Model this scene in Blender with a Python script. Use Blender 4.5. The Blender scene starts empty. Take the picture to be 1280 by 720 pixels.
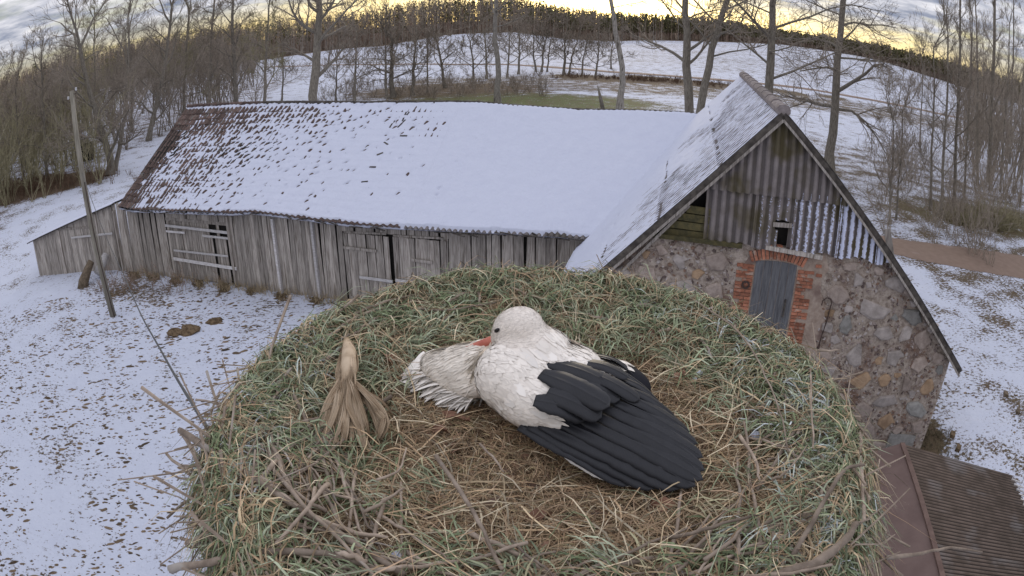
import bpy, math, random
import numpy as np
from mathutils import Vector, Matrix, noise as mnoise
rng = np.random.default_rng(7)
random.seed(7)
sc = bpy.context.scene
COL = sc.collection
rad = math.radians

# ------------------------------------------------------------------ camera
CAM_H = 9.0
PITCH = rad(23.0)
LF, LK = 850.0, 0.1                       # fisheye: angle = r/LF*(1+LK*(r/700)^2), r in 1280-px units
cam = bpy.data.cameras.new('camera')
cam_o = bpy.data.objects.new('camera', cam); COL.objects.link(cam_o)
cam_o.location = (0, 0, CAM_H)
cam_o.rotation_euler = (rad(90) - PITCH, 0, 0)
cam.type = 'PANO'
cam.clip_start = 0.02; cam.clip_end = 6000
cam.sensor_fit = 'HORIZONTAL'; cam.sensor_width = 36.0; cam.sensor_height = 20.25
MMP = 36.0 / 1280
cc = cam
cc.panorama_type = 'FISHEYE_LENS_POLYNOMIAL'
cc.fisheye_fov = rad(170)
cc.fisheye_polynomial_k0 = 0.0
cc.fisheye_polynomial_k1 = -1 / (LF * MMP)
cc.fisheye_polynomial_k2 = 0.0
cc.fisheye_polynomial_k3 = -LK / (LF * 700 ** 2) / MMP ** 3
cc.fisheye_polynomial_k4 = 0.0
sc.camera = cam_o

# ------------------------------------------------------------------ sky, sun, exposure
SUN_EL, SUN_AZ = 10.0, 8.0                # degrees; azimuth from +Y (view direction) towards +X
world = bpy.data.worlds.new('World'); sc.world = world; world.use_nodes = True
wn = world.node_tree; wn.nodes.clear()
def wnode(t, **kw):
    n = wn.nodes.new(t)
    for k, v in kw.items(): setattr(n, k, v)
    return n
def wlink(a, b): wn.links.new(a, b)
def wmath(op, a, b=None, clamp=False):
    n = wnode('ShaderNodeMath', operation=op); n.use_clamp = clamp
    for i, v in enumerate((a, b)):
        if v is None: continue
        if isinstance(v, (int, float)): n.inputs[i].default_value = v
        else: wlink(v, n.inputs[i])
    return n.outputs[0]
def wmix(f, a, b):
    n = wnode('ShaderNodeMix', data_type='RGBA')
    for s, v in ((n.inputs[0], f), (n.inputs[6], a), (n.inputs[7], b)):
        if isinstance(v, (int, float)): s.default_value = v
        elif isinstance(v, tuple): s.default_value = (*v, 1)
        else: wlink(v, s)
    return n.outputs[2]
sky = wnode('ShaderNodeTexSky', sky_type='NISHITA')
sky.sun_disc = False; sky.sun_elevation = rad(SUN_EL); sky.sun_rotation = rad(SUN_AZ)
sky.air_density = 1.3; sky.dust_density = 1.2; sky.ozone_density = 1.0
tc = wnode('ShaderNodeTexCoord')
sep = wnode('ShaderNodeSeparateXYZ'); wlink(tc.outputs['Generated'], sep.inputs[0])
zc = wmath('MAXIMUM', sep.outputs[2], 0.0)
inv = wmath('DIVIDE', 1.0, wmath('ADD', zc, 0.10))
comb = wnode('ShaderNodeCombineXYZ')
wlink(wmath('MULTIPLY', sep.outputs[0], inv), comb.inputs[0]); wlink(wmath('MULTIPLY', sep.outputs[1], inv), comb.inputs[1])
def wnoise(scale, detail, rough, off):
    mp = wnode('ShaderNodeMapping'); mp.inputs['Location'].default_value = off
    wlink(comb.outputs[0], mp.inputs[0])
    n = wnode('ShaderNodeTexNoise'); n.inputs['Scale'].default_value = scale
    n.inputs['Detail'].default_value = detail; n.inputs['Roughness'].default_value = rough
    wlink(mp.outputs[0], n.inputs['Vector']); return n.outputs[0]
n1 = wnoise(0.9, 7, 0.58, (3.1, 1.7, 0)); n2 = wnoise(2.3, 6, 0.6, (9.2, 4.4, 0))
# broken cloud deck, thinning to a clear band above the horizon
band = wmath('MULTIPLY', wmath('SUBTRACT', zc, 0.010), 19.0, True)
cov = wmath('MULTIPLY', wmath('MULTIPLY', wmath('SUBTRACT', n1, 0.27), 4.5, True), band, True)
shade = wmath('MULTIPLY', wmath('SUBTRACT', n2, 0.32), 2.6, True)
cloud = wmix(shade, (1.6, 1.9, 2.7), (7.0, 6.9, 7.2))
cie = wmath('ADD', wmath('MULTIPLY', zc, 1.0), 0.75)   # overcast deck: brighter overhead
vm = wnode('ShaderNodeVectorMath', operation='SCALE'); wlink(cloud, vm.inputs[0]); wlink(cie, vm.inputs['Scale'])
clr = wnode('ShaderNodeHueSaturation'); clr.inputs['Hue'].default_value = 0.528; clr.inputs['Saturation'].default_value = 0.80; clr.inputs['Value'].default_value = 0.58; wlink(sky.outputs[0], clr.inputs['Color'])   # thin high veil over the clear band
mixed = wmix(cov, clr.outputs[0], vm.outputs[0])
bg = wnode('ShaderNodeBackground'); bg.inputs['Strength'].default_value = 0.11
wlink(mixed, bg.inputs[0])
wo = wnode('ShaderNodeOutputWorld'); wlink(bg.outputs[0], wo.inputs[0])

sun = bpy.data.lights.new('sun', 'SUN'); sun.energy = 0.6; sun.angle = rad(14); sun.color = (1.0, 0.86, 0.66)
sun_o = bpy.data.objects.new('sun', sun); COL.objects.link(sun_o)
sdir = Vector((math.sin(rad(SUN_AZ)) * math.cos(rad(SUN_EL)), math.cos(rad(SUN_AZ)) * math.cos(rad(SUN_EL)), math.sin(rad(SUN_EL))))
sun_o.rotation_euler = sdir.to_track_quat('Z', 'Y').to_euler()
sc.view_settings.view_transform = 'Standard'; sc.view_settings.look = 'None'
sc.view_settings.exposure = 0.60; sc.view_settings.gamma = 1.0; sc.view_settings.use_curve_mapping = False
sc.cycles.max_bounces = 5; sc.cycles.diffuse_bounces = 3; sc.cycles.glossy_bounces = 2
sc.cycles.use_denoising = True

# ------------------------------------------------------------------ survey helper: a sight line of the survey camera cut at a height
def sight(px, py):
    x, y = px - 640.0, 360.0 - py
    r = math.hypot(x, y) + 1e-9; th = r / LF * (1 + LK * (r / 700) ** 2)
    c = (math.sin(th) * x / r, math.sin(th) * y / r, math.cos(th))
    return np.array([c[0], c[1] * math.sin(PITCH) + c[2] * math.cos(PITCH), c[1] * math.cos(PITCH) - c[2] * math.sin(PITCH)])
def at(px, py, z=0.0):
    d = sight(px, py); t = (z - CAM_H) / d[2]
    return np.array([0, 0, CAM_H]) + t * d

# ------------------------------------------------------------------ material helpers
class NT:
    def __init__(s, name):
        s.m = bpy.data.materials.new(name); s.m.use_nodes = True
        s.t = s.m.node_tree; s.b = s.t.nodes['Principled BSDF']
        s.b.inputs['Specular IOR Level'].default_value = 0.25
    def n(s, t, **kw):
        x = s.t.nodes.new(t)
        for k, v in kw.items(): setattr(x, k, v)
        return x
    def put(s, sock, v):
        if isinstance(v, bpy.types.NodeSocket): s.t.links.new(v, sock)
        elif isinstance(v, tuple) and len(v) == 3 and sock.type == 'RGBA': sock.default_value = (*v, 1)
        else: sock.default_value = v
    def math(s, op, a, b=0.0, clamp=False):
        x = s.n('ShaderNodeMath', operation=op); x.use_clamp = clamp
        s.put(x.inputs[0], a); s.put(x.inputs[1], b); return x.outputs[0]
    def mix(s, f, a, b, blend='MIX'):
        x = s.n('ShaderNodeMix', data_type='RGBA', blend_type=blend)
        s.put(x.inputs[0], f); s.put(x.inputs[6], a); s.put(x.inputs[7], b); return x.outputs[2]
    def coord(s, kind='Object', scale=(1, 1, 1), shift=False):
        c = s.n('ShaderNodeTexCoord').outputs[kind]
        mp = s.n('ShaderNodeMapping'); mp.inputs['Scale'].default_value = scale
        s.t.links.new(c, mp.inputs[0])
        if shift:
            oi = s.n('ShaderNodeObjectInfo'); v = s.n('ShaderNodeVectorMath', operation='ADD')
            cx = s.n('ShaderNodeCombineXYZ')
            for i in range(3): s.put(cx.inputs[i], s.math('MULTIPLY', oi.outputs['Random'], 37.0 * (i + 1)))
            s.t.links.new(mp.outputs[0], v.inputs[0]); s.t.links.new(cx.outputs[0], v.inputs[1])
            return v.outputs[0]
        return mp.outputs[0]
    def world(s, scale=(1, 1, 1)):
        mp = s.n('ShaderNodeMapping'); mp.inputs['Scale'].default_value = scale
        s.t.links.new(s.n('ShaderNodeNewGeometry').outputs['Position'], mp.inputs[0]); return mp.outputs[0]
    def noise(s, vec, scale, detail=4, rough=0.55):
        x = s.n('ShaderNodeTexNoise'); x.inputs['Scale'].default_value = scale
        x.inputs['Detail'].default_value = detail; x.inputs['Roughness'].default_value = rough
        s.t.links.new(vec, x.inputs['Vector']); return x.outputs[0]
    def step(s, v, lo, hi): return s.math('DIVIDE', s.math('SUBTRACT', v, lo), hi - lo, True) if False else s._ss(v, lo, hi)
    def _ss(s, v, lo, hi):
        x = s.n('ShaderNodeMapRange', interpolation_type='SMOOTHSTEP')
        s.put(x.inputs[0], v); s.put(x.inputs[1], lo); s.put(x.inputs[2], hi); return x.outputs[0]
    def rnd(s): return s.n('ShaderNodeObjectInfo').outputs['Random']
    def attr(s, name, out='Fac'):
        a = s.n('ShaderNodeAttribute', attribute_name=name); return a.outputs[out]
    def bump(s, h, strength=0.4, dist=0.02):
        b = s.n('ShaderNodeBump'); b.inputs['Strength'].default_value = strength; b.inputs['Distance'].default_value = dist
        s.put(b.inputs['Height'], h); s.t.links.new(b.outputs[0], s.b.inputs['Normal'])
    def done(s, col, rough=0.85):
        s.put(s.b.inputs['Base Color'], col); s.put(s.b.inputs['Roughness'], rough); return s.m

def mottled(name, a, b, scale=6, stretch=(1, 1, 1), rough=0.85, bump=0.3, vary=0.25, coord='Object', c=None, cs=0.6, dist=0.02, detail=5):
    t = NT(name); v = t.coord(coord, stretch, shift=True)
    n = t.noise(v, scale, detail, 0.62); col = t.mix(t._ss(n, 0.3, 0.7), a, b)
    if c is not None:
        n3 = t.noise(v, scale * 0.35, 3); col = t.mix(t._ss(n3, cs, cs + 0.12), col, c)
    if vary:
        r = t.rnd(); k = t.math('ADD', t.math('MULTIPLY', r, vary * 2), 1 - vary)
        vmn = t.n('ShaderNodeVectorMath', operation='SCALE'); t.t.links.new(col, vmn.inputs[0]); t.t.links.new(k, vmn.inputs['Scale']); col = vmn.outputs[0]
    if bump: t.bump(t.noise(v, scale * 3, 4), bump, dist)
    return t.done(col, rough)

def coloured(name, rough=0.8, scale=0, spec=0.2, trans=0.0):
    t = NT(name); c = t.attr('Col', 'Color')
    if scale:
        n = t.noise(t.coord(), scale, 3); k = t.math('ADD', t.math('MULTIPLY', n, 0.8), 0.6)
        vmn = t.n('ShaderNodeVectorMath', operation='SCALE'); t.t.links.new(c, vmn.inputs[0]); t.t.links.new(k, vmn.inputs['Scale']); c = vmn.outputs[0]
    t.b.inputs['Specular IOR Level'].default_value = spec
    return t.done(c, rough)

# ------------------------------------------------------------------ mesh helpers
def link(o, parent=None):
    COL.objects.link(o)
    if parent is not None: o.parent = parent
    return o
def npmesh(name, V, F, mat, parent=None, colors=None, smooth=False, attrs=None):
    """V (n,3); F: list of faces, or an (m,k) array"""
    V = np.asarray(V, dtype=np.float32).reshape(-1, 3)
    me = bpy.data.meshes.new(name)
    if isinstance(F, np.ndarray):
        m, k = F.shape
        me.vertices.add(len(V)); me.vertices.foreach_set('co', V.ravel())
        me.loops.add(m * k); me.loops.foreach_set('vertex_index', F.astype(np.int32).ravel())
        me.polygons.add(m); me.polygons.foreach_set('loop_start', np.arange(0, m * k, k, dtype=np.int32))
        me.update(calc_edges=True)
    else:
        me.from_pydata(V.tolist(), [], F); me.update()
    if smooth: me.polygons.foreach_set('use_smooth', np.ones(len(me.polygons), dtype=bool))
    if colors is not None:
        C = np.ones((len(V), 4), dtype=np.float32); C[:, :3] = np.asarray(colors, dtype=np.float32)[:, :3]
        at_ = me.color_attributes.new('Col', 'FLOAT_COLOR', 'POINT'); at_.data.foreach_set('color', C.ravel())
    for an, av in (attrs or {}).items():
        a_ = me.attributes.new(an, 'FLOAT', 'POINT'); a_.data.foreach_set('value', np.asarray(av, dtype=np.float32))
    me.validate()
    if mat is not None: me.materials.append(mat)
    return link(bpy.data.objects.new(name, me), parent)

class MB:
    def __init__(s): s.v = []; s.f = []
    def add(s, V, F):
        o = len(s.v); s.v += [tuple(map(float, p)) for p in V]; s.f += [tuple(i + o for i in f) for f in F]; return s
    def box(s, c, size, R=None):
        h = np.array(size) / 2.0
        P = np.array([[x, y, z] for x in (-1, 1) for y in (-1, 1) for z in (-1, 1)]) * h
        if R is not None: P = P @ np.array(R).T
        return s.add(P + np.array(c), [(0, 1, 3, 2), (4, 6, 7, 5), (0, 4, 5, 1), (2, 3, 7, 6), (0, 2, 6, 4), (1, 5, 7, 3)])
    def hexa(s, lo, hi):                # two rings of 4 points
        return s.add(list(lo) + list(hi), [(3, 2, 1, 0), (4, 5, 6, 7), (0, 1, 5, 4), (1, 2, 6, 5), (2, 3, 7, 6), (3, 0, 4, 7)])
    def beam(s, a, b, w, h, up=(0, 0, 1)):
        a = np.array(a, float); b = np.array(b, float); d = b - a; L = np.linalg.norm(d); d /= L
        up = np.array(up, float); sd = np.cross(d, up); n = np.linalg.norm(sd)
        if n < 1e-6: sd = np.array([1.0, 0, 0])
        else: sd /= n
        up = np.cross(sd, d)
        q = [(-w / 2, -h / 2), (w / 2, -h / 2), (w / 2, h / 2), (-w / 2, h / 2)]
        return s.hexa([a + sd * x + up * y for x, y in q], [b + sd * x + up * y for x, y in q])
    def tube(s, pts, radii, n=5, cap=True):
        pts = np.asarray(pts, float); k = len(pts)
        T = np.gradient(pts, axis=0); T /= (np.linalg.norm(T, axis=1, keepdims=True) + 1e-12)
        ref = np.array([0.0, 0, 1]) if abs(T[0, 2]) < 0.9 else np.array([1.0, 0, 0])
        o = len(s.v)
        for i in range(k):
            sd = np.cross(T[i], ref); sd /= (np.linalg.norm(sd) + 1e-12); ot = np.cross(sd, T[i])
            for j in range(n):
                a = 2 * math.pi * j / n
                s.v.append(tuple(pts[i] + radii[i] * (math.cos(a) * sd + math.sin(a) * ot)))
        for i in range(k - 1):
            for j in range(n):
                j2 = (j + 1) % n
                s.f.append((o + i * n + j, o + i * n + j2, o + (i + 1) * n + j2, o + (i + 1) * n + j))
        if cap:
            s.f.append(tuple(o + j for j in range(n))[::-1]); s.f.append(tuple(o + (k - 1) * n + j for j in range(n)))
        return s
    def build(s, name, mat, parent=None, smooth=False):
        return npmesh(name, s.v, s.f, mat, parent, smooth=smooth)

def tag(o, label=None, cat=None, group=None, kind=None):
    if label: o['label'] = label
    if cat: o['category'] = cat
    if group: o['group'] = group
    if kind: o['kind'] = kind
    return o
def empty(name, loc=(0, 0, 0)):
    o = bpy.data.objects.new(name, None); o.location = [float(x) for x in loc]; o.empty_display_size = 0.2
    COL.objects.link(o); return o
def copy_tree(o, parent=None):
    c = o.copy(); COL.objects.link(c); c.parent = parent
    for ch in [x for x in o.children]: copy_tree(ch, c)
    return c
def inst(name, me, M, parent=None):
    o = bpy.data.objects.new(name, me); COL.objects.link(o)
    if parent is not None: o.parent = parent
    o.matrix_local = M; return o
def sstep(x, a, b):
    t = np.clip((np.asarray(x, float) - a) / (b - a), 0, 1); return t * t * (3 - 2 * t)
def vnoise(x, y, seed=0.0, octaves=3):
    """cheap value noise, vectorised, 0..1"""
    x = np.asarray(x, float); y = np.asarray(y, float); out = np.zeros(np.broadcast(x, y).shape); amp = 1.0; tot = 0
    for o in range(octaves):
        X = x * 2 ** o + 17.3 * o + seed; Y = y * 2 ** o + 9.1 * o + seed * 1.7
        xi = np.floor(X); yi = np.floor(Y); fx = X - xi; fy = Y - yi
        fx = fx * fx * (3 - 2 * fx); fy = fy * fy * (3 - 2 * fy)
        def h(a, b):
            v = np.sin(a * 127.1 + b * 311.7 + seed * 13.7) * 43758.5453; return v - np.floor(v)
        n = (h(xi, yi) * (1 - fx) + h(xi + 1, yi) * fx) * (1 - fy) + (h(xi, yi + 1) * (1 - fx) + h(xi + 1, yi + 1) * fx) * fy
        out = out + n * amp; tot += amp; amp *= 0.5
    return out / tot
def grid_faces(nu, nv):
    i, j = np.meshgrid(np.arange(nu - 1), np.arange(nv - 1), indexing='ij')
    a = (i * nv + j).ravel(); return np.stack([a, a + nv, a + nv + 1, a + 1], 1)
def ribbons(name, P, W, S, colors, mat, parent=None):
    """P (N,k,3) centre lines, W (N,k) half widths, S (N,3) side vectors -> one mesh"""
    N, k, _ = P.shape
    V = np.stack([P - S[:, None, :] * W[..., None], P + S[:, None, :] * W[..., None]], 2)   # N,k,2,3
    base = (np.arange(N) * k * 2)[:, None]; j = np.arange(k - 1)[None, :] * 2
    a = (base + j).ravel(); F = np.stack([a, a + 1, a + 3, a + 2], 1)
    C = np.repeat(colors, k * 2, axis=0)
    return npmesh(name, V.reshape(-1, 3), F, mat, parent, colors=C)

# ------------------------------------------------------------------ barn frame: s along the long wall, d away from the camera
BA = rad(-15.0)
U2 = np.array([math.cos(BA), math.sin(BA), 0.0]); P2 = np.array([-U2[1], U2[0], 0.0])
def B(s, d, z): return U2 * s + P2 * d + np.array([0, 0, z])
BR = Matrix((U2, P2, (0, 0, 1))).transposed()      # columns: s, d, z
RB = np.array(BR)

# ------------------------------------------------------------------ terrain
FAR_AZ = np.array([-180, -60, -46, -38, -30, -21, -15, -10.8, -5.4, 0, 4, 8, 16, 23, 29.5, 32, 36, 40, 46, 60, 180.0])
FAR_D = 390.0
def far_z(px, py): 
    d = sight(px, py); return CAM_H + FAR_D * d[2] / math.hypot(d[0], d[1])
FAR_Z = np.array([-5, -5, -4, -3, -2.5, far_z(330, 74), far_z(400, 63), far_z(480, 56), far_z(560, 43), far_z(640, 39), far_z(700, 47), far_z(760, 51),
                  far_z(880, 52), far_z(975, 55), far_z(1060, 67), far_z(1100, 76), far_z(1150, 92), far_z(1190, 105), 4, 3, 0.0])
def gh(x, y):
    x = np.asarray(x, float); y = np.asarray(y, float)
    r = np.hypot(x, y); az = np.degrees(np.arctan2(x, y))
    zf = np.interp(az, FAR_AZ, FAR_Z)
    z = zf * sstep(r, 95, FAR_D)
    s = x * U2[0] + y * U2[1]
    z = z - 0.6 * sstep(-s, 22, 31) * (1 - sstep(r, 45, 90)) 
    z = z + 0.10 * (vnoise(x / 6, y / 6, 3.0) - 0.5) * sstep(r, 24, 34) + 0.8 * (vnoise(x / 40, y / 40, 5.0, 2) - 0.5) * sstep(r, 50, 130)
    z = z + 7.0 * sstep(r, FAR_D + 20, FAR_D + 130)
    return z
def ground_at(px, py):
    p = at(px, py, 0.0)
    for _ in range(25): p = at(px, py, float(gh(p[0], p[1]))) if sight(px, py)[2] < -0.012 else p
    return p

def ellmask(x, y, cx, cy, rx, ry, soft=0.4, rot=0):
    c, s_ = math.cos(rot), math.sin(rot); dx, dy = x - cx, y - cy
    q = np.hypot((c * dx + s_ * dy) / rx, (-s_ * dx + c * dy) / ry); return 1 - sstep(q, 1 - soft, 1 + soft)
rr = np.concatenate([[0.0], np.geomspace(1.0, 1500, 190)])
aa = np.concatenate([np.linspace(-80, 80, 420), np.linspace(86, 274, 36)])
Rg, Ag = np.meshgrid(rr, np.radians(aa), indexing='ij')
X, Y = Rg * np.sin(Ag), Rg * np.cos(Ag)
Z = gh(X, Y)
sB = X * U2[0] + Y * U2[1]; dB = X * P2[0] + Y * P2[1]
wob = vnoise(X / 5, Y / 5, 11.0)
bare = 0.24 + 0.14 * (vnoise(X / 9, Y / 9, 2.0) - 0.5)
green = np.full_like(X, 0.12)
m = ellmask(X, Y, 1, 73, 16, 7.5, 0.35); bare = bare + (0.62 - bare) * m; green = green + (1.0 - green) * m
m = ellmask(X, Y, -8, 86, 13, 9, 0.4); bare = bare + (0.62 - bare) * m; green = green * (1 - .6 * m)
m = sstep(Y, 78, 86) * (1 - sstep(Y, 100, 118)) * sstep(X, -30, -12); bare = np.maximum(bare, 0.46 * m)
m = ellmask(X, Y, 22, 106, 17, 5, 0.35); bare = np.maximum(bare, 0.95 * m); green = green * (1 - m)
m = ellmask(X, Y, 38, 107, 26, 2.2, 0.5); bare = np.maximum(bare, 0.85 * m)
m = sstep(Rg, 115, 160); bare = bare * (1 - m) + (0.24 + .16 * vnoise(X / 30, Y / 8, 15.)) * m
m = sstep(-X, 34, 42) * (1 - sstep(Rg, 110, 190)); bare = bare + (0.42 - bare) * m * .8; green = green * (1 - m)
m = ellmask(X, Y, -46, 45, 12, 4.5, 0.3, 0.12); bare = np.maximum(bare, 1.0 * m); green = green * (1 - m)
m = sstep(X, 14, 20) * (1 - sstep(Rg, 55, 90)); bare = np.maximum(bare, 0.40 * m)
m = ellmask(X, Y, 33, 33, 12, 5, 0.5, -0.1); bare = np.maximum(bare, 0.62 * m); green = np.maximum(green, 0.3 * m)
m = ellmask(X, Y, 9.9, 11.4, 1.5, 1.2, 0.5); bare = np.maximum(bare, 0.95 * m)
m = .75 * np.exp(-((dB - 17.8) / 0.22) ** 2) * (sB > -22) * (sB < 0); bare = np.maximum(bare, m)
m = ellmask(X, Y, -15.5, 21.0, 3.6, 1.1, 0.5, -0.2); bare = np.maximum(bare, 0.42 * m)
m = sstep(Rg, FAR_D - 10, FAR_D - 2); bare = np.maximum(bare, 1.2 * m); green = green * (1 - m)
m = sstep(X, 10.5, 12) * (1 - sstep(Rg, 30, 40)); bare = np.maximum(bare, 0.31 * m)
m = (1 - sstep(Rg, 5, 11)) * (X < 5); bare = np.maximum(bare, 0.12 * m)

t = NT('snowy_ground')
w = t.world()
warp = t.noise(w, 0.9, 3)
nA = t.noise(t.world((1.0, 1.6, 1.0)), 5.2, 6, 0.66); nB = t.noise(w, 0.55, 4); nC = t.noise(w, 14, 3)
dist_n = t.math('ADD', t.math('ADD', t.math('MULTIPLY', nA, 0.50), t.math('MULTIPLY', nB, 0.35)), t.math('MULTIPLY', nC, 0.15))
thr = t.math('ADD', t.math('MULTIPLY', t.attr('bare'), 0.42), 0.335)
soil_f = t._ss(t.math('SUBTRACT', thr, dist_n), -0.028, 0.028)
n5 = t.noise(w, 7.0, 4); n6 = t.noise(w, 1.3, 3)
brown = t.mix(n5, (0.045, 0.028, 0.018), (0.17, 0.115, 0.068))
grn = t.mix(n5, (0.045, 0.062, 0.015), (0.15, 0.17, 0.05))
soil = t.mix(t.math('MULTIPLY', t.attr('green'), t._ss(n6, 0.25, 0.6)), brown, grn)
snowc = t.mix(n6, (0.525, 0.55, 0.645), (0.60, 0.625, 0.705))
colr = t.mix(soil_f, snowc, soil)
t.bump(t.math('ADD', t.math('MULTIPLY', nA, .8), t.math('ADD', t.math('MULTIPLY', nC, .25), t.math('MULTIPLY', t.noise(w, 1.1, 3), 2.2))), 0.6, 0.14)
M_GROUND = t.done(colr, 0.8)
nu, nv = X.shape
Fg = grid_faces(nu, nv)
wrapf = np.stack([np.arange(nu - 1) * nv + nv - 1, np.arange(1, nu) * nv + nv - 1, np.arange(1, nu) * nv, np.arange(nu - 1) * nv], 1)
g = npmesh('ground', np.stack([X, Y, Z], -1).reshape(-1, 3), np.concatenate([Fg, wrapf])[:, ::-1], M_GROUND, smooth=True,
           attrs={'bare': bare.ravel(), 'green': green.ravel()})
tag(g, 'snow covered farmyard and fields with bare soil showing through', 'ground', kind='structure')

# the roads
def strip(name, pts, widths, mat, lift, label, n=60, edge=0.25, seed=1.0):
    pts = np.array(pts, float); tt = np.linspace(0, 1, len(pts)); q = np.linspace(0, 1, n)
    c = np.stack([np.interp(q, tt, pts[:, 0]), np.interp(q, tt, pts[:, 1])], 1)
    for _ in range(4): c[1:-1] = (c[:-2] + 2 * c[1:-1] + c[2:]) / 4
    wd = np.interp(q, tt, widths); T = np.gradient(c, axis=0); T /= np.linalg.norm(T, axis=1, keepdims=True); S = np.stack([T[:, 1], -T[:, 0]], 1)
    lanes = np.linspace(-1, 1, 7); V = []
    for i in range(n):
        for j, l in enumerate(lanes):
            e = edge * (vnoise(i * 0.6, j * 3.0, seed) - 0.5) * (abs(l) > .9)
            xy = c[i] + S[i] * (l * wd[i] / 2 + e)
            V.append((xy[0], xy[1], float(gh(xy[0], xy[1])) + lift * (1 - 0.75 * (abs(l) > .9))))
    o = npmesh(name, V, grid_faces(n, 7), mat, smooth=True); return tag(o, label, 'road', kind='structure')
t = NT('dirt_track'); w = t.world(); n = t.noise(w, 2.5, 5); n2_ = t.noise(w, 0.5, 3)
c_ = t.mix(n, (0.17, 0.115, 0.085), (0.27, 0.195, 0.15)); c_ = t.mix(t._ss(n2_, .62, .75), c_, (0.30, 0.235, 0.20))
t.bump(t.noise(w, 9, 4), 0.3, 0.03); M_ROAD = t.done(c_, 0.8)
pa = [ground_at(*q) for q in ((1112, 297), (1150, 303), (1200, 310), (1280, 322))]; pb = [ground_at(*q) for q in ((1128, 321), (1155, 327), (1200, 335), (1280, 348))]
mid = [(a + b) / 2 for a, b in zip(pa, pb)]; wd = [np.linalg.norm(a - b) * .97 for a, b in zip(pa, pb)]
dirv = mid[0] - mid[1]; end = mid[-1] + (mid[-1] - mid[-2]) * 5
pre = [mid[0] + np.array([-9, 5.5, 0]), mid[0] + np.array([-4, 2.2, 0])]
strip('dirt_road', [q[:2] for q in pre + mid + [end]], [2.6, 2.6] + wd + [wd[-1]], M_ROAD, 0.06, 'brown dirt road passing the stone gable end', 70, 0.3)
trk = [ground_at(*q)[:2] for q in ((330, 84), (480, 81), (560, 81), (640, 81), (700, 85), (760, 90), (860, 97), (1000, 110), (1060, 120), (1120, 131), (1200, 148))]
trk.append(trk[-1] + (trk[-1] - trk[-2]) * 4)
strip('field_track', trk, [2.2] * 4 + [3.4] * 8, M_ROAD, 0.12, 'narrow brown track crossing the snowy fields behind the barn', 120, 0.8, 4.0)

# ------------------------------------------------------------------ shared building materials
M_PLANK = mottled('weathered_plank', (0.22, 0.19, 0.165), (0.47, 0.425, 0.375), 9, (3.2, 3.2, 0.22), 0.9, 0.5, 0.26, c=(0.15, 0.125, 0.10), cs=.58, dist=.01)
M_PALE = mottled('pale_board', (0.45, 0.42, 0.40), (0.62, 0.60, 0.59), 8, (0.4, 3, 3), 0.85, 0.3, 0.15)
M_DARKW = mottled('dark_timber', (0.04, 0.034, 0.03), (0.11, 0.095, 0.08), 7, (1, 1, 1), 0.9, 0.3, 0.2)
M_INSIDE = mottled('barn_inside', (0.012, 0.011, 0.01), (0.03, 0.026, 0.022), 4, rough=0.95, bump=0, vary=0)
M_TILE = mottled('clay_tile', (0.075, 0.052, 0.045), (0.15, 0.102, 0.085), 12, rough=0.85, bump=0.3, vary=0.35, c=(0.13, 0.115, 0.10), cs=.55)
M_SHEET = mottled('asbestos_sheet', (0.13, 0.115, 0.112), (0.27, 0.245, 0.24), 5, rough=0.9, bump=0.4, vary=0.15, c=(0.085, 0.08, 0.05), cs=.60)
def ribbed(name, a, b, dirt, moss, scale=5, rough=.9):  # dirt: dark tone that paints shade into the troughs
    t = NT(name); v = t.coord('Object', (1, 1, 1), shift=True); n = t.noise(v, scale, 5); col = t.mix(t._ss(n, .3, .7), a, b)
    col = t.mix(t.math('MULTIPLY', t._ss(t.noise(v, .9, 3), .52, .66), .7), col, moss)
    vd = t._ss(t.math('ADD', t.attr('valley'), t.math('MULTIPLY', t.math('SUBTRACT', n, .5), .5)), .45, .8); col = t.mix(t.math('MULTIPLY', vd, .8), col, dirt)   # shade of the troughs painted into the sheet colour
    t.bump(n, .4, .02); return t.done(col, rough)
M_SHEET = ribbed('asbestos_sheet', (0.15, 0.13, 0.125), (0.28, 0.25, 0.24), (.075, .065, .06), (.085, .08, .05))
M_RIDGE = mottled('ridge_cap', (0.15, 0.125, 0.12), (0.27, 0.235, 0.225), 6, rough=0.9, bump=0.3, vary=0.15)
t = NT('snow'); w = t.world(); n = t.noise(w, 3.0, 4)
t.bump(t.math('ADD', t.noise(w, 12, 4), t.math('MULTIPLY', t.noise(w, 2.2, 4), 2.0)), 0.45, 0.04); t.b.inputs['Subsurface Weight'].default_value = 0.0
M_SNOW = t.done(t.mix(n, (0.53, 0.55, 0.65), (0.59, 0.61, 0.70)), 0.75)

# ------------------------------------------------------------------ the long barn
barn = empty('long_barn', B(-11, 20, 0)); tag(barn, 'long low timber barn with snow covered roof behind the nest', 'barn')
bl = Vector(barn.location); binv = Matrix.Translation(-bl)
def local(V): return np.asarray(V, float) - np.array(bl)
RS = [-22, -21.1, -17.2, -11.8, -7.4, -6.0, -3.8, -0.4, 3]; RZ = [6.30, 6.30, 6.17, 5.95, 5.96, 5.86, 5.82, 6.0, 6.0]
ES = [-22, -21.4, -20.4, -14.8, -13.8, -10, -6.6, -3.6, 3]; EZ = [3.08, 3.08, 2.95, 2.97, 3.06, 2.83, 2.86, 2.98, 3.0]
ED, RD = 17.55, 22.8
def roof_z(s, f): return np.interp(s, ES, EZ) * (1 - f) + np.interp(s, RS, RZ) * f
def roof_pt(s, f, h=0.0):
    s = np.asarray(s, float); f = np.asarray(f, float)
    z = roof_z(s, f) - 0.10 * np.sin(np.clip(f, 0, 1) * math.pi) * (0.4 + vnoise(s / 4, f * 1.5, 8.0, 2))
    d = ED + (RD - ED) * f
    return U2 * s[..., None] + P2 * (d - 0.5 * h)[..., None] + np.array([0, 0, 1.0]) * (z + 0.87 * h)[..., None]
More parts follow.
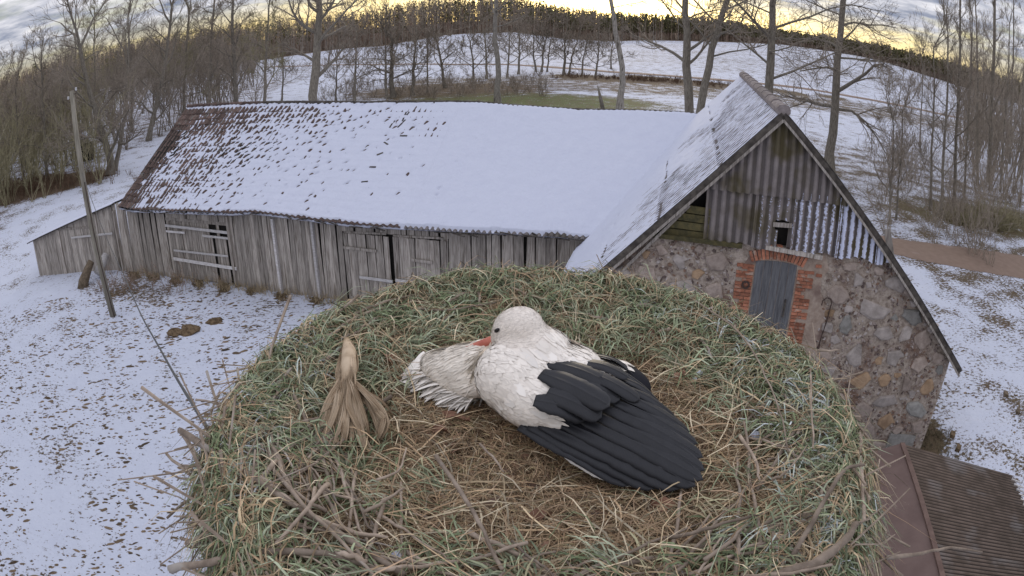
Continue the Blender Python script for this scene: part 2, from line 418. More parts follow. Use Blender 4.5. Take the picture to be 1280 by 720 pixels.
S0, S1 = -21.45, 1.6
# roof deck (front and rear slope), gable triangle, rear wall: body of the building
mb = MB(); ns = 30; ss = np.linspace(S0, 3.3, ns)
for k in range(ns - 1):
    a, b = ss[k], ss[k + 1]
    pts = [roof_pt(np.array(q), np.array(f), -0.05) for q, f in ((a, 0.), (b, 0.), (b, 1.), (a, 1.))]
    mb.add(local(pts), [(0, 1, 2, 3)])
    back = [B(a, 2 * RD - ED, np.interp(a, ES, EZ)), B(b, 2 * RD - ED, np.interp(b, ES, EZ))]
    mb.add(local([pts[3], pts[2], back[1], back[0]]), [(0, 1, 2, 3)])
roof = mb.build('roof', M_INSIDE, barn)
mb = MB()
mb.add(local([B(-21.3, 18.15, -.4), B(-21.3, 27.4, -.4), B(-21.3, 27.4, 2.9), B(-21.3, 22.8, 6.15), B(-21.3, 18.15, 2.95)]), [(0, 1, 2, 3, 4)])
mb.hexa(local([B(-21.3, 18.12, -.3), B(1.5, 18.12, -.3), B(1.5, 18.22, -.3), B(-21.3, 18.22, -.3)]), local([B(-21.3, 18.12, 2.75), B(1.5, 18.12, 2.75), B(1.5, 18.22, 2.75), B(-21.3, 18.22, 2.75)]))
wall = mb.build('wall', M_INSIDE, barn)

def plank_mesh(name, w, h0, h1, th=0.028, lean=0.0, rag=0.0):
    V = []; n = 4
    xs = (-w / 2, w / 2)
    t0, t1 = h1 + random.uniform(-rag, rag), h1 + random.uniform(-rag, rag)
    b0, b1 = h0 + random.uniform(-rag, rag) * .5, h0 + random.uniform(-rag, rag) * .5
    lo = [(xs[0], -th / 2, b0), (xs[1], -th / 2, b1), (xs[1], th / 2, b1), (xs[0], th / 2, b0)]
    hi = [(xs[0] + lean, -th / 2, t0), (xs[1] + lean, -th / 2, t1), (xs[1] + lean, th / 2, t1), (xs[0] + lean, th / 2, t0)]
    m_ = MB().hexa(lo, hi); me = bpy.data.meshes.new(name); me.from_pydata(m_.v, [], m_.f); me.update(); me.materials.append(M_PLANK); return me
BM4 = BR.to_4x4()
def plank_row(parent, s0, s1, d, zb, zt, wlo=0.12, whi=0.22, skip=None, orient=None, rag=0.04, origin=None):
    """vertical boards from s0 to s1; zb, zt are functions of s"""
    s = s0; k = 0
    while s < s1:
        w_ = random.uniform(wlo, whi); c = s + w_ / 2
        if not (skip and skip(c)):
            me = plank_mesh('plank', w_ - random.uniform(.002, .010), zb(c), zt(c), lean=random.uniform(-.02, .02), rag=rag)
            p = B(c, d + random.uniform(-.014, .014), 0)
            inst('plank', me, Matrix.Translation(Vector(p) - bl) @ BM4 @ Matrix.Rotation(random.uniform(-.02, .02), 4, 'Y'), parent)
        s += w_; k += 1
zwt = lambda s: float(np.interp(s, ES, EZ)) - 0.02 + 0.03 * math.sin(s * 3)
skip_gap = lambda c: (-18.55 < c < -15.65 and random.random() < 0.12) or (-8.83 < c < -8.66)
def zwb(s): return -0.05 if not -18.7 < s < -15.5 else 0.35
plank_row(wall, -22.35, 1.2, 18.02, lambda s: -0.1 + 0.05 * math.sin(s * 1.3), zwt, skip=lambda c: (-10.45 < c < -6.95) or (-18.8 < c < -15.5))
# sparse-boarded opening with pale rails (the hay rack window)
hatch = MB().beam(local([B(-18.85, 18.0, 2.5)])[0], local([B(-15.45, 18.0, 2.42)])[0], 0.05, 0.12).build('hatch_frame', M_PLANK, barn)
s = -18.8
while s < -15.5:
    w_ = random.uniform(.12, .19)
    if random.random() > (.12 if s < -16.4 else .3):
        me = plank_mesh('plank', w_ - .02, 0.05, 2.42 if s < -16.5 or random.random() < .5 else 1.9, rag=.05)
        inst('plank', me, Matrix.Translation(Vector(B(s + w_ / 2, 18.05, 0)) - bl) @ BM4, hatch)
    s += w_
plank_row(hatch, -18.8, -15.5, 18.0, lambda s: 2.45, zwt)
for (sa, za, sb, zb_, h_) in ((-18.85, 2.24, -15.42, 2.12, .10), (-18.85, 2.0, -17.75, 1.99, .08), (-16.75, 1.93, -15.42, 1.90, .08), (-18.55, 1.22, -15.55, 1.20, .07), (-18.65, 0.86, -15.2, 0.74, .12)):
    MB().beam(local([B(sa, 17.93, za)])[0], local([B(sb, 17.93, zb_)])[0], 0.035, h_).build('rail', M_PALE, hatch)
for sp in (-22.3, -15.32, -13.2, -11.55):
    MB().beam(local([B(sp, 17.95, -.05)])[0], local([B(sp - .03, 17.95, 2.75)])[0], .13, .09).build('post', M_PLANK if sp < -14 else M_PALE, barn)
# the two leaves of the barn door
for (sa, sb, lab, rails) in ((-10.4, -8.86, 'left leaf of the barn door', ((1.93, -10.4, -9.2), (0.95, -9.9, -8.7), (.18, -10.3, -8.9))), (-8.62, -7.02, 'right leaf of the barn door', ((1.72, -8.0, -7.3), (0.98, -8.6, -7.1)))):
    dr = MB().beam(local([B(sa, 18.0, 2.42)])[0], local([B(sb, 18.0, 2.47)])[0], .03, .07).build('door', M_PLANK, barn)
    plank_row(dr, sa, sb, 17.97, lambda s: 0.05, lambda s: 2.40, .15, .2, rag=.02)
    for z_, a, b in rails:
        MB().beam(local([B(a, 17.915, z_)])[0], local([B(b, 17.915, z_ - .03)])[0], .03, .09).build('batten', M_PALE if z_ < 1.5 and z_ > .5 else M_PLANK, dr)
MB().beam(local([B(-6.98, 17.98, 0)])[0], local([B(-6.98, 17.98, 2.5)])[0], .09, .07).build('post', M_PLANK, barn)
plank_row(wall, -10.5, -6.95, 18.02, lambda s: 2.46, zwt, rag=.02)
# loose battens and bits under the eave
for q in range(34):
    s = random.uniform(-21, -2.5); z_ = float(np.interp(s, ES, EZ)); L = random.uniform(.15, .5)
    a = B(s, 17.5, z_ - .03); b = B(s + L * random.choice((-1, 1)), 17.45 + random.uniform(-.1, .1), z_ + random.uniform(-.08, .10))
    MB().beam(a - np.array(bl), b - np.array(bl), .05, .03).build('eave_batten', M_DARKW, barn)

# clay tiles on the left two thirds: nearest columns are single tiles, the rest one field
TW, TL = 0.225, 0.325
def tile_mesh():
    x = np.linspace(-TW / 2 - .012, TW / 2 + .012, 7); prof = 0.026 * np.cos(2 * math.pi * (x / TW))
    V = []; 
    for yy, lift in ((0.0, 0.045), (TL + .06, 0.012)):
        for xi, pz in zip(x, prof): V.append((xi, yy, pz + lift))
    for xi, pz in zip(x, prof): V.append((xi, 0.0, pz + 0.045 - .022))
    F = [(i, i + 1, i + 8, i + 7) for i in range(6)] + [(i + 14, i + 15, i + 1, i) for i in range(6)]
    return np.array(V), F
TV, TF = tile_mesh()
tme = bpy.data.meshes.new('roof_tile'); tme.from_pydata(TV.tolist(), [], TF); tme.update(); tme.materials.append(M_TILE)
for pl in tme.polygons: pl.use_smooth = False
SL = math.hypot(RD - ED, 3.1)
rows = int(SL / TL)
def tile_frame(s, row):
    f = row * TL / SL
    a = roof_pt(np.array(s), np.array(f)); b = roof_pt(np.array(s), np.array(min(f + .05, 1.0)))
    if f > .95: b = a + (a - roof_pt(np.array(s), np.array(f - .05)))
    ay = (b - a) / np.linalg.norm(b - a); ax = U2 - ay * (U2 @ ay); ax /= np.linalg.norm(ax); az = np.cross(ax, ay)
    return a, ax, ay, az
ncol = int((-8.0 - S0) / TW); single = 0; FV = []; FF = []
for c in range(ncol):
    s = S0 + (c + .5) * TW
    for r_ in range(rows):
        if random.random() < (.03 if c < 12 else .004): continue
        a, ax, ay, az = tile_frame(s, r_)
        jit = random.gauss(0, .012 if c < 16 else .006); a = a + ay * jit + az * abs(random.gauss(0, .008))
        ra = random.gauss(0, .035 if c < 16 else .015); ax2 = ax * math.cos(ra) + ay * math.sin(ra); ay2 = -ax * math.sin(ra) + ay * math.cos(ra)
        if single < 298:
            M_ = Matrix((ax2, ay2, az)).transposed().to_4x4(); M_.translation = Vector(a) - bl
            inst('roof_tile', tme, M_, roof); single += 1
        else:
            o = len(FV); FV += (a - np.array(bl) + TV[:, :1] * ax2 + TV[:, 1:2] * ay2 + TV[:, 2:] * az).tolist(); FF += [tuple(i + o for i in f_) for f_ in TF]
tag(npmesh('tile_field', FV, FF, M_TILE, roof), kind='stuff')

# corrugated sheets (shared by the barn's right end and the wing)
WP = 0.177
def corr(nw, L, pitch=WP, amp=0.026, seg=8, ny=2, th=0.008, lap=0.014):
    x = np.linspace(0, nw * pitch, nw * seg + 1); z = amp * np.cos(2 * math.pi * x / pitch)
    y = np.linspace(0, L, ny); V = []
    for yy in y:
        for xi, zi in zip(x, z): V.append((xi, yy, zi + lap * (1 - yy / L)))
    n_ = len(x); F = [(j * n_ + i, j * n_ + i + 1, (j + 1) * n_ + i + 1, (j + 1) * n_ + i) for j in range(ny - 1) for i in range(n_ - 1)]
    o = len(V); V += [(xi, 0, zi + lap - th) for xi, zi in zip(x, z)]; F += [(o + i, o + i + 1, i + 1, i) for i in range(n_ - 1)]
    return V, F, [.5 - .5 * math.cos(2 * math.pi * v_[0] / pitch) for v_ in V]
def mesh_of(name, VF, mat, smooth=True):
    me = bpy.data.meshes.new(name); me.from_pydata([tuple(v) for v in VF[0]], [], VF[1]); me.update(); me.materials.append(mat)
    if len(VF) > 2: at_ = me.attributes.new('valley', 'FLOAT', 'POINT'); at_.data.foreach_set('value', np.array(VF[2], dtype=np.float32))
    if smooth: me.polygons.foreach_set('use_smooth', np.ones(len(me.polygons), dtype=bool))
    return me
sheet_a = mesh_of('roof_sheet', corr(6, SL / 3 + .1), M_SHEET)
s = -8.0
while s < 2.2:
    for r_ in range(3):
        f = r_ / 3; a, ax, ay, az = tile_frame(s, f * SL / TL)
        b1 = roof_pt(np.array(s), np.array(f)); b2 = roof_pt(np.array(s), np.array(min(f + 1 / 3, 1))); ay = (b2 - b1) / np.linalg.norm(b2 - b1)
        ax = U2 - ay * (U2 @ ay); ax /= np.linalg.norm(ax); az = np.cross(ax, ay)
        M_ = Matrix((ax, ay, az)).transposed().to_4x4(); M_.translation = Vector(b1 - ay * .06 + az * .03) - bl
        inst('roof_sheet', sheet_a, M_, roof)
    s += 6 * WP
# ridge pieces of the barn
s = S0
while s < 1.8:
    L = 0.42; a = roof_pt(np.array(s), np.array(1.0)) + np.array([0, 0, .015]); b = roof_pt(np.array(s + L), np.array(1.0)) + np.array([0, 0, .015])
    m_ = MB().tube(np.array([a, b]) - np.array(bl), [.085, .07], 8).build('ridge_tile', M_DARKW if s > -17 else M_TILE, roof, smooth=True); s += L * .93
# snow over the barn roof
gs = np.arange(S0 + .02, 1.75, 0.045); gf = np.linspace(-0.012, 1.0, 150)
Sg, Fq = np.meshgrid(gs, gf, indexing='ij')
left = np.clip((Sg - S0) / 13.0, 0, 1)
up = Fq
n_a = vnoise(Sg * 2.1, Fq * 14, 4.0); n_b = vnoise(Sg * 9, Fq * 60, 6.0); n_c = vnoise(Sg * .5, Fq * 2.5, 9.0)
thick = 0.010 + 0.052 * sstep(left, 0.05, 0.8) + 0.020 * (n_c - .5) * (1 - left * .6) + 0.046 * (n_a - .5) * (1 - 0.75 * left) + 0.030 * (n_b - .5) * (1 - .7 * sstep(left, .3, 1))
thick -= 0.024 * sstep(up, .55, 1.0) * (1 - sstep(Sg, -9, -5)) + 0.035 * (1 - sstep(Sg, S0, S0 + 1.3)) 
wave = 0.012 * np.cos(2 * math.pi * (Sg - S0 - TW / 2) / TW) * (1 - sstep(left, .3, 1.0))
corrw = np.where(Sg > -8, 0.020 * np.cos(2 * math.pi * (Sg + 8) / WP) * np.maximum(sstep(Fq, .965, 1.0) * 1.2, (1 - sstep(Fq, 0, .14)) * sstep(Sg, -4.6, -3.8) ), 0)
thick = thick + 0.012 * sstep(Sg, -8.4, -6.5) - 0.04 * np.where(Sg > -8, sstep(Fq, .975, 1.0), 0) - .03 * np.where(Sg > -4.4, (1 - sstep(Fq, 0.0, .12)), 0)
rowph = np.mod(Fq * SL / TL, 1.0); stp = 0.022 * (1 - rowph) * (1 - .72 * left) * np.where(Sg < -8, 1, 0)
cell_c = np.floor((Sg - S0) / TW); cell_r = np.floor(Fq * SL / TL + .15)
hsh = np.sin(cell_c * 12.9898 + cell_r * 78.233) * 43758.5453; hsh = hsh - np.floor(hsh); hs2 = np.sin(cell_c * 39.3 + cell_r * 11.13) * 23421.63; hs2 = hs2 - np.floor(hs2)
prob = np.interp(left, [0, .12, .35, .6, .8, 1.0], [1.3, 1.1, .85, .6, .28, .05]) * (.55 + .9 * vnoise(Sg * .7, Fq * 5, 12.)) * np.interp(Fq, [0, .25, .6, 1], [.35, .6, 1.1, 1.3])
hs3 = np.sin(cell_c * 7.77 + cell_r * 51.3) * 9731.17; hs3 = hs3 - np.floor(hs3)
uu_ = np.mod((Sg - S0) / TW, 1) - .15 - .7 * hs2; vv_ = np.mod(Fq * SL / TL + .15, 1) - .15 - .7 * hs3
pit = (hsh < prob) * np.exp(-((uu_ - vv_ * (1.5 * hs3)) / (.16 + .22 * hsh)) ** 2 - (vv_ / (.14 + .26 * hs2)) ** 2) * (.05 + .08 * hs3) * np.where(Sg < -7.2, 1, 0)
thick = thick - pit
edge = -0.05 * (1 - sstep(Fq, -0.012, 0.012)) 
eav = .012 + .03 * np.maximum(0, vnoise(Sg * 1.7, Sg * 0 + 3, 33., 3) - .45)
thick = thick + .030 * (vnoise(Sg * 1.1, Fq * 6.5, 31.) - .5) * sstep(left, .2, .6) + .016 * (vnoise(Sg * 4, Fq * 24, 32.) - .5) * sstep(left, .2, .6) - .09 * (Fq < eav) * (Fq > -.012)
Hs = 0.022 + thick + wave + stp + edge + np.where(Sg > -8, .03 + corrw * -0.3, 0)
# the wing cuts the snow field: keep only cells left of the valley (wing roof lower than this roof)
WS, WZ, WLS, WRS, WD0, WD1 = 1.894, 7.62, 1.05, 0.94, 12.66, 22.7
PT = roof_pt(Sg, Fq, Hs)
wingz = WZ - WLS * np.abs(np.minimum(Sg - WS, 0))
keep_v = (PT[..., 2] > wingz - 0.10)
Fs = grid_faces(*Sg.shape); kv = keep_v.ravel(); Fs = Fs[kv[Fs].all(axis=1)]
sn = npmesh('snow_cover', PT.reshape(-1, 3), Fs, M_SNOW, smooth=True)
tag(sn, 'thin snow lying over the long barn roof, tiles poking through at its left', 'snow', kind='stuff')
# scattered debris on that roof
for (px, py, dx, dy) in ((503, 152, 6, -14), (497, 160, 10, -10), (508, 145, 7, -9), (500, 170, 9, 0), (480, 178, 5, 3), (471, 194, 8, -3), (462, 209, 8, 0), (451, 228, 9, -1), (437, 251, 8, -2), (380, 250, 6, -3), (487, 160, 8, -12)):
    p = roof_pt(np.array(-10.0), np.array(.5)); nrm = np.cross(U2, roof_pt(np.array(-10.), np.array(1.)) - roof_pt(np.array(-10.), np.array(0.))); nrm /= np.linalg.norm(nrm)
    def onroof(x, y):
        d_ = sight(x, y); c0 = np.array([0, 0, CAM_H]); return c0 + d_ * (((p + nrm * .09 - c0) @ nrm) / (d_ @ nrm))
    a, b = onroof(px, py), onroof(px + dx, py + dy)
    MB().beam(a - np.array(bl), b - np.array(bl), .06, .04, nrm).build('roof_debris', M_DARKW, barn)
a, b = onroof(520, 282), onroof(543, 253); MB().tube(np.array([a, b]) - np.array(bl), [.012, .012], 5).build('roof_wire', M_DARKW, barn)

# ------------------------------------------------------------------ lean-to at the barn's left end
LT0, LT1 = np.array([-22.35, 18.05]), np.array([-29.1, 17.05])
lean = empty('lean_to', B(-26, 18, 0)); tag(lean, 'plank lean-to shed with single sloping roof at the left end of the barn', 'shed'); ll = np.array(lean.location)
def ltz(k): return 3.05 - 1.65 * k
def ltb(k): return -0.05 - 0.62 * k
dl = LT1 - LT0; Ll = np.linalg.norm(dl); ed = dl / Ll; 
ev = U2 * ed[0] + P2 * ed[1]; nv_ = np.cross(ev, np.array([0, 0, 1.0])); nv_ = nv_ if nv_[1] < 0 else -nv_
def LP(k, off, z): return B(*(LT0 + dl * k), 0) + nv_ * off + np.array([0, 0, z])
RL = Matrix((ev, np.cross(np.array([0, 0, 1.0]), ev), (0, 0, 1))).transposed().to_4x4()
mb = MB(); bk = P2 * 3.6
mb.add([LP(0, -.06, -.6) - ll, LP(1, -.06, -.8) - ll, LP(1, -.06, ltz(1) - .05) - ll, LP(0, -.06, ltz(0) - .05) - ll], [(0, 1, 2, 3)])
mb.add([LP(1, -.06, -.8) - ll, LP(1, -.06, -.8) + bk - ll, LP(1, -.06, ltz(1) - .05) + bk - ll, LP(1, -.06, ltz(1) - .05) - ll], [(0, 1, 2, 3)])
lw = mb.build('wall', M_DARKW, lean)
k = 0.0
while k < 1:
    w_ = random.uniform(.13, .21); c = k + w_ / Ll / 2
    if not .22 < c < .62:
        me = plank_mesh('plank', w_ - .012, ltb(c) - .1, ltz(c) - .03, rag=.02); inst('plank', me, Matrix.Translation(Vector(LP(c, random.uniform(0, .02), 0) - ll)) @ RL, lw)
    k += w_ / Ll
ld = MB().beam(LP(.22, .02, ltz(.3) - .55) - ll, LP(.62, .02, ltz(.62) - .1) - ll, .04, .1).build('door', M_PLANK, lean)
k = .22
while k < .62:
    w_ = random.uniform(.14, .2); c = k + w_ / Ll / 2
    me = plank_mesh('plank', w_ - .012, ltb(c) + .05, min(ltz(c) - .04, 9), rag=.01); inst('plank', me, Matrix.Translation(Vector(LP(c, .0, 0) - ll)) @ RL, ld); k += w_ / Ll
MB().beam(LP(.05, .06, 1.72) - ll, LP(.50, .06, 1.52) - ll, .035, .09).build('rail', M_PALE, lean)
for kk in (.03, .2, .64):
    MB().beam(LP(kk, .05, ltb(kk)) - ll, LP(kk, .05, ltz(kk) - .08) - ll, .1, .08).build('post', M_PLANK, lean)
top = [LP(-.01, .22, ltz(-.01)), LP(1.06, .22, ltz(1.06)), LP(1.06, .22, ltz(1.06)) + P2 * 3.9, LP(-.01, .22, ltz(-.01)) + P2 * 3.9]
lo_ = [q - np.array([0, 0, .05]) for q in top]
MB().hexa([q - ll for q in lo_], [q - ll for q in top]).build('roof', M_DARKW, lean)
gk, gd = np.meshgrid(np.linspace(-.0, 1.05, 80), np.linspace(0.02, 3.7, 40), indexing='ij')
base_ = np.array([LP(0, .22, 0)])[0]; e0 = (LP(1, .22, 0) - LP(0, .22, 0))
Vs = base_ + e0 * gk[..., None] + P2 * gd[..., None] + np.array([0, 0, 1.]) * (ltz(gk) + .02 + .05 * (vnoise(gk * 30, gd * 3, 2.) ) * sstep(gd, 0, .2) * sstep(gd, 0.0, .05))[..., None]
sl = npmesh('snow_cover', Vs.reshape(-1, 3), grid_faces(80, 40), M_SNOW, smooth=True); tag(sl, 'snow on the small lean-to roof at the far left', 'snow', kind='stuff')

# ------------------------------------------------------------------ the stone-gabled wing
wing = empty('stone_wing', B(WS, 17, 0)); tag(wing, 'fieldstone barn wing with steep corrugated roof and bricked door in its gable', 'barn')
wl = np.array(wing.location); GD = 12.86
def G(q, z, out=0.0): return B(WS + q, GD - out, z)
def zroof(q): return WZ - (WLS * -q if q < 0 else WRS * q)
QL, QR = -4.75, 5.36
WBOT = 4.85
mb = MB()
prof = [(-4.5, -.5), (5.06, -.5), (5.06, zroof(5.06) - .16), (2.75, min(WBOT, zroof(2.75) - .16)), (-2.5, WBOT), (-4.5, zroof(-4.5) - .18)]
fr = [G(q, z) - wl for q, z in prof]; bk_ = [G(q, z, -.5) - wl for q, z in prof]; n_ = len(prof)
mb.add(fr + bk_, [tuple(range(n_))] + [tuple(range(2 * n_ - 1, n_ - 1, -1))] + [(i, i + n_, (i + 1) % n_ + n_, (i + 1) % n_) for i in range(n_)])
mb.add([B(WS + 5.06, GD + .5, -.5) - wl, B(WS + 5.06, 22, -.5) - wl, B(WS + 5.06, 22, 2.7) - wl, B(WS + 5.06, GD + .5, 2.7) - wl], [(0, 1, 2, 3)])
mb.add([B(WS - 4.4, GD + .5, -.5) - wl, B(WS - 4.4, 18, -.5) - wl, B(WS - 4.4, 18, 2.8) - wl, B(WS - 4.4, GD + .5, 2.8) - wl], [(3, 2, 1, 0)])
t = NT('lime_mortar'); v = t.coord(); n = t.noise(v, 9, 6, .65); n2_ = t.noise(v, 1.2, 3); n3_ = t.noise(v, 38, 3)
c_ = t.mix(t._ss(n, .3, .7), (0.21, 0.165, 0.13), (0.50, 0.42, 0.35)); c_ = t.mix(t._ss(n2_, .5, .7), c_, (0.17, 0.105, 0.075))
c_ = t.mix(t._ss(n3_, .56, .66), c_, (0.40, 0.33, 0.29))
t.bump(t.math('ADD', n, t.math('MULTIPLY', n3_, .5)), 0.8, 0.05); M_MORTAR = t.done(c_, 0.95)
swall = mb.build('wall', M_MORTAR, wing)
# inside triangle behind the cladding
mb = MB(); tri = [(-4.4, zroof(-4.4) - .2), (-2.6, WBOT - .05), (2.6, WBOT - .05), (5.0, zroof(5.0) - .22), (0, zroof(0) - .2)]
mb.add([G(q, z, -.14) - wl for q, z in tri], [(0, 1, 2, 3, 4)]); mb.build('gable_backing', M_INSIDE, wing)

STONE = [mottled('fieldstone_grey', (0.27, 0.235, 0.21), (0.43, 0.375, 0.34), 5, rough=.85, bump=.5, vary=.2, dist=.03),
         mottled('fieldstone_pink', (0.26, 0.205, 0.17), (0.41, 0.335, 0.285), 6, rough=.85, bump=.5, vary=.2, dist=.03),
         mottled('fieldstone_ochre', (0.25, 0.165, 0.10), (0.40, 0.275, 0.175), 5, rough=.9, bump=.5, vary=.2, dist=.03),
         mottled('fieldstone_green', (0.20, 0.19, 0.17), (0.32, 0.305, 0.28), 6, rough=.85, bump=.5, vary=.2, dist=.03)]
def stone(q, z, rx, rz, mi, rot=0.0):
    n = random.randint(7, 9); th = np.sort(rng.uniform(0, 2 * math.pi, n) * .35 + np.linspace(0, 2 * math.pi, n, endpoint=False))
    rr_ = rng.uniform(.82, 1.08, n); x = np.cos(th) * rr_ * rx; y = np.sin(th) * rr_ * rz
    c, s_ = math.cos(rot), math.sin(rot); x, y = c * x - s_ * y, s_ * x + c * y
    V = []; bul = random.uniform(.04, .08) * min(1, rx / .18)
    for k_, o_ in ((1.0, -.02), (.97, bul * .55), (.78, bul)):
        for i in range(n): V.append(U2 * x[i] * k_ + np.array([0, 0, y[i] * k_]) - P2 * (o_ + (rng.uniform(-.006, .006) if k_ < .9 else 0)))
    V.append(-P2 * bul * 1.05); F = []
    for lv in range(2):
        F += [(lv * n + i, lv * n + (i + 1) % n, (lv + 1) * n + (i + 1) % n, (lv + 1) * n + i) for i in range(n)]
    F += [(2 * n + i, 2 * n + (i + 1) % n, 3 * n) for i in range(n)]
    o = npmesh('stone', V, F, STONE[mi], swall); o.location = G(q, z) - wl; return o
def in_patch(q, z, pad=0.0): return -.68 - pad < q < 1.42 + pad - .25 * max(0, 4.2 - z) * 0 and 2.55 < z < 5.0
man = [(-1.07, 4.39, .27, .25, 1), (-1.85, 4.30, .19, .20, 0), (-2.5, 4.0, .24, .19, 1), (-1.75, 3.75, .3, .22, 0), (-1.05, 3.75, .25, .2, 1), (2.67, 3.77, .43, .33, 0), (3.66, 3.68, .33, .22, 3), (2.02, 3.30, .17, .26, 3), (3.01, 3.20, .28, .20, 0),
       (3.60, 3.22, .17, .24, 0), (4.10, 3.13, .27, .27, 1), (2.48, 2.62, .32, .29, 0), (3.48, 2.64, .26, .22, 0), (4.20, 2.52, .24, .22, 1), (4.68, 2.75, .2, .17, 1), (2.72, 2.00, .33, .24, 2),
       (3.35, 2.05, .18, .17, 2), (3.95, 2.0, .24, .22, 1), (4.62, 1.95, .22, .25, 2), (3.55, 1.52, .37, .17, 0), (4.5, 1.32, .36, .22, 3), (3.0, 1.2, .3, .26, 1), (3.75, .95, .24, .27, 2), (4.72, .85, .24, .22, 1),
       (2.05, 4.35, .21, .16, 0), (1.85, 4.62, .20, .12, 1), (3.05, 4.35, .3, .22, 0), (2.55, 4.62, .17, .12, 1), (3.45, 4.25, .2, .15, 1), (3.62, 3.98, .15, .10, 0), (4.3, 3.45, .18, .12, 0), (1.55, 2.55, .28, .22, 1), (1.9, 2.1, .3, .22, 0)]
placed = []
for q, z, a, b, mi in man: stone(q, z, a, b, mi, random.uniform(-.3, .3)); placed.append((q, z, max(a, b) * .92))
for rmax, tries in ((.36, 500), (.27, 900), (.19, 1600), (.13, 1500)):
    for _ in range(tries):
        q, z = random.uniform(-4.3, 4.9), random.uniform(0, 4.75); r_ = random.uniform(.8, 1.1) * rmax
        if z + r_ > min(WBOT, zroof(q) - .25) or in_patch(q, z, r_ * .8) or q + r_ > 5.06 or (q < -3.2 and z < 3): continue
        if z < 2.2 and q < 1.2 and rmax < .25: continue
        if any((q - a) ** 2 + (z - b) ** 2 < (r_ + c + .015) ** 2 for a, b, c in placed): continue
        placed.append((q, z, r_)); stone(q, z, r_ * random.uniform(.95, 1.1), r_ * random.uniform(.75, 1.0), random.choice((0, 0, 1, 1, 2, 3)), random.uniform(-.4, .4))
# pale corner slab low on the right
mb = MB(); mb.box((0, 0, 0), (.78, .1, .52), RB); cs_ = mb.build('quoin', STONE[3], swall); cs_.location = G(4.35, .36, .02) - wl; cs_.rotation_euler = (0, 0.06, 0)
# galleting: stone chips in the joints
NCH = 5200; q = rng.uniform(-3.4, 5.02, NCH); z = rng.uniform(-.1, 4.82, NCH)
ok = np.array([(zz < min(WBOT, zroof(qq) - .2)) and not in_patch(qq, zz, -.03) and not (zz < 2.0 and qq < 1.2) and all((qq - a) ** 2 + (zz - b) ** 2 > (c * .93) ** 2 for a, b, c in placed) for qq, zz in zip(q, z)])
q, z = q[ok], z[ok]; V = []; F = []; Cc = []
for qq, zz in zip(q, z):
    r_ = random.uniform(.018, .055); o = len(V); n = 5; ph = random.uniform(0, 6.28); el = random.uniform(.45, 1)
    ro = random.uniform(0, 3.14); c0 = random.choice(((.24, .19, .17), (.33, .27, .24), (.16, .115, .095), (.22, .14, .10), (.12, .09, .08), (.42, .37, .34)))
    for k_, o_ in ((1, -.005), (.6, random.uniform(.012, .03))):
        for i in range(n):
            a = ph + 6.283 * i / n; x, y = math.cos(a) * r_ * k_ * 1.2, math.sin(a) * r_ * el * k_
            x, y = math.cos(ro) * x - math.sin(ro) * y, math.sin(ro) * x + math.cos(ro) * y
            V.append(G(qq + x, zz + y, o_) - wl); Cc.append(c0)
    F += [(o + i, o + (i + 1) % n, o + n + (i + 1) % n, o + n + i) for i in range(n)] + [tuple(o + n + i for i in range(n))]
M_CHIP = coloured('stone_chip', 0.9, 30)
tag(npmesh('stone_chips', V, F, M_CHIP, swall, colors=np.array(Cc)), kind='stuff')
# plaster patch round the door
M_PLASTER = mottled('old_plaster', (0.27, 0.20, 0.155), (0.42, 0.335, 0.27), 5, rough=.95, bump=.5, vary=0, c=(0.20, 0.14, 0.115), cs=.52, dist=.03)
ol = [(-.62, 2.5), (-.72, 3.3), (-.66, 3.75), (-.62, 4.15), (-.42, 4.55), (-.2, 4.8), (.3, 4.86), (.8, 4.84), (1.22, 4.78), (1.36, 4.5), (1.22, 4.2), (1.30, 3.9), (1.48, 3.6), (1.50, 3.1), (1.42, 2.5)]
pts = []
for i in range(len(ol)):
    a, b = np.array(ol[i]), np.array(ol[(i + 1) % len(ol)])
    for kk in (0, .33, .66): pts.append(a + (b - a) * kk + rng.normal(0, .018, 2))
fr = [G(a, b, .016) - wl for a, b in pts]; bk_ = [G(a, b, -.01) - wl for a, b in pts]; n_ = len(pts)
MB().add(fr + bk_, [tuple(range(n_))[::-1]] + [(i, (i + 1) % n_, (i + 1) % n_ + n_, i + n_) for i in range(n_)]).build('plaster_patch', M_PLASTER, swall)
# brick surround
M_BRICK = mottled('red_brick', (0.27, 0.105, 0.062), (0.42, 0.18, 0.11), 14, rough=.9, bump=.5, vary=.35, c=(0.40, 0.29, 0.225), cs=.56)
mb = MB().box((0, 0, 0), (.22, .09, .062)); bme = mesh_of('brick', (mb.v, mb.f), M_BRICK, False)
mb = MB().box((0, 0, 0), (.13, .09, .062)); bme2 = mesh_of('brick', (mb.v, mb.f), M_BRICK, False)
DQ0, DQ1, DZ1 = -.27, .66, 4.47
zz = 2.75; row = 0
while zz < 4.44:
    for side in (-1, 1):
        full = (row + (side > 0)) % 2
        cols = [(full and .22 or .13), (full and .13 or .22)] if side > 0 or zz > 3.3 else [.2]
        edge_ = DQ1 + .02 if side > 0 else DQ0 - .02
        for w_ in cols:
            if edge_ != (DQ1 + .02 if side > 0 else DQ0 - .02) and random.random() < .35: break
            qc = edge_ + side * w_ / 2; edge_ += side * (w_ + .012)
            M_ = Matrix.Translation(Vector(G(qc, zz, random.uniform(-.012, .006)) - wl)) @ BM4 @ Matrix.Rotation(random.gauss(0, .02), 4, 'Y')
            inst('brick', bme if w_ > .2 else bme2, M_, swall)
    zz += .078; row += 1
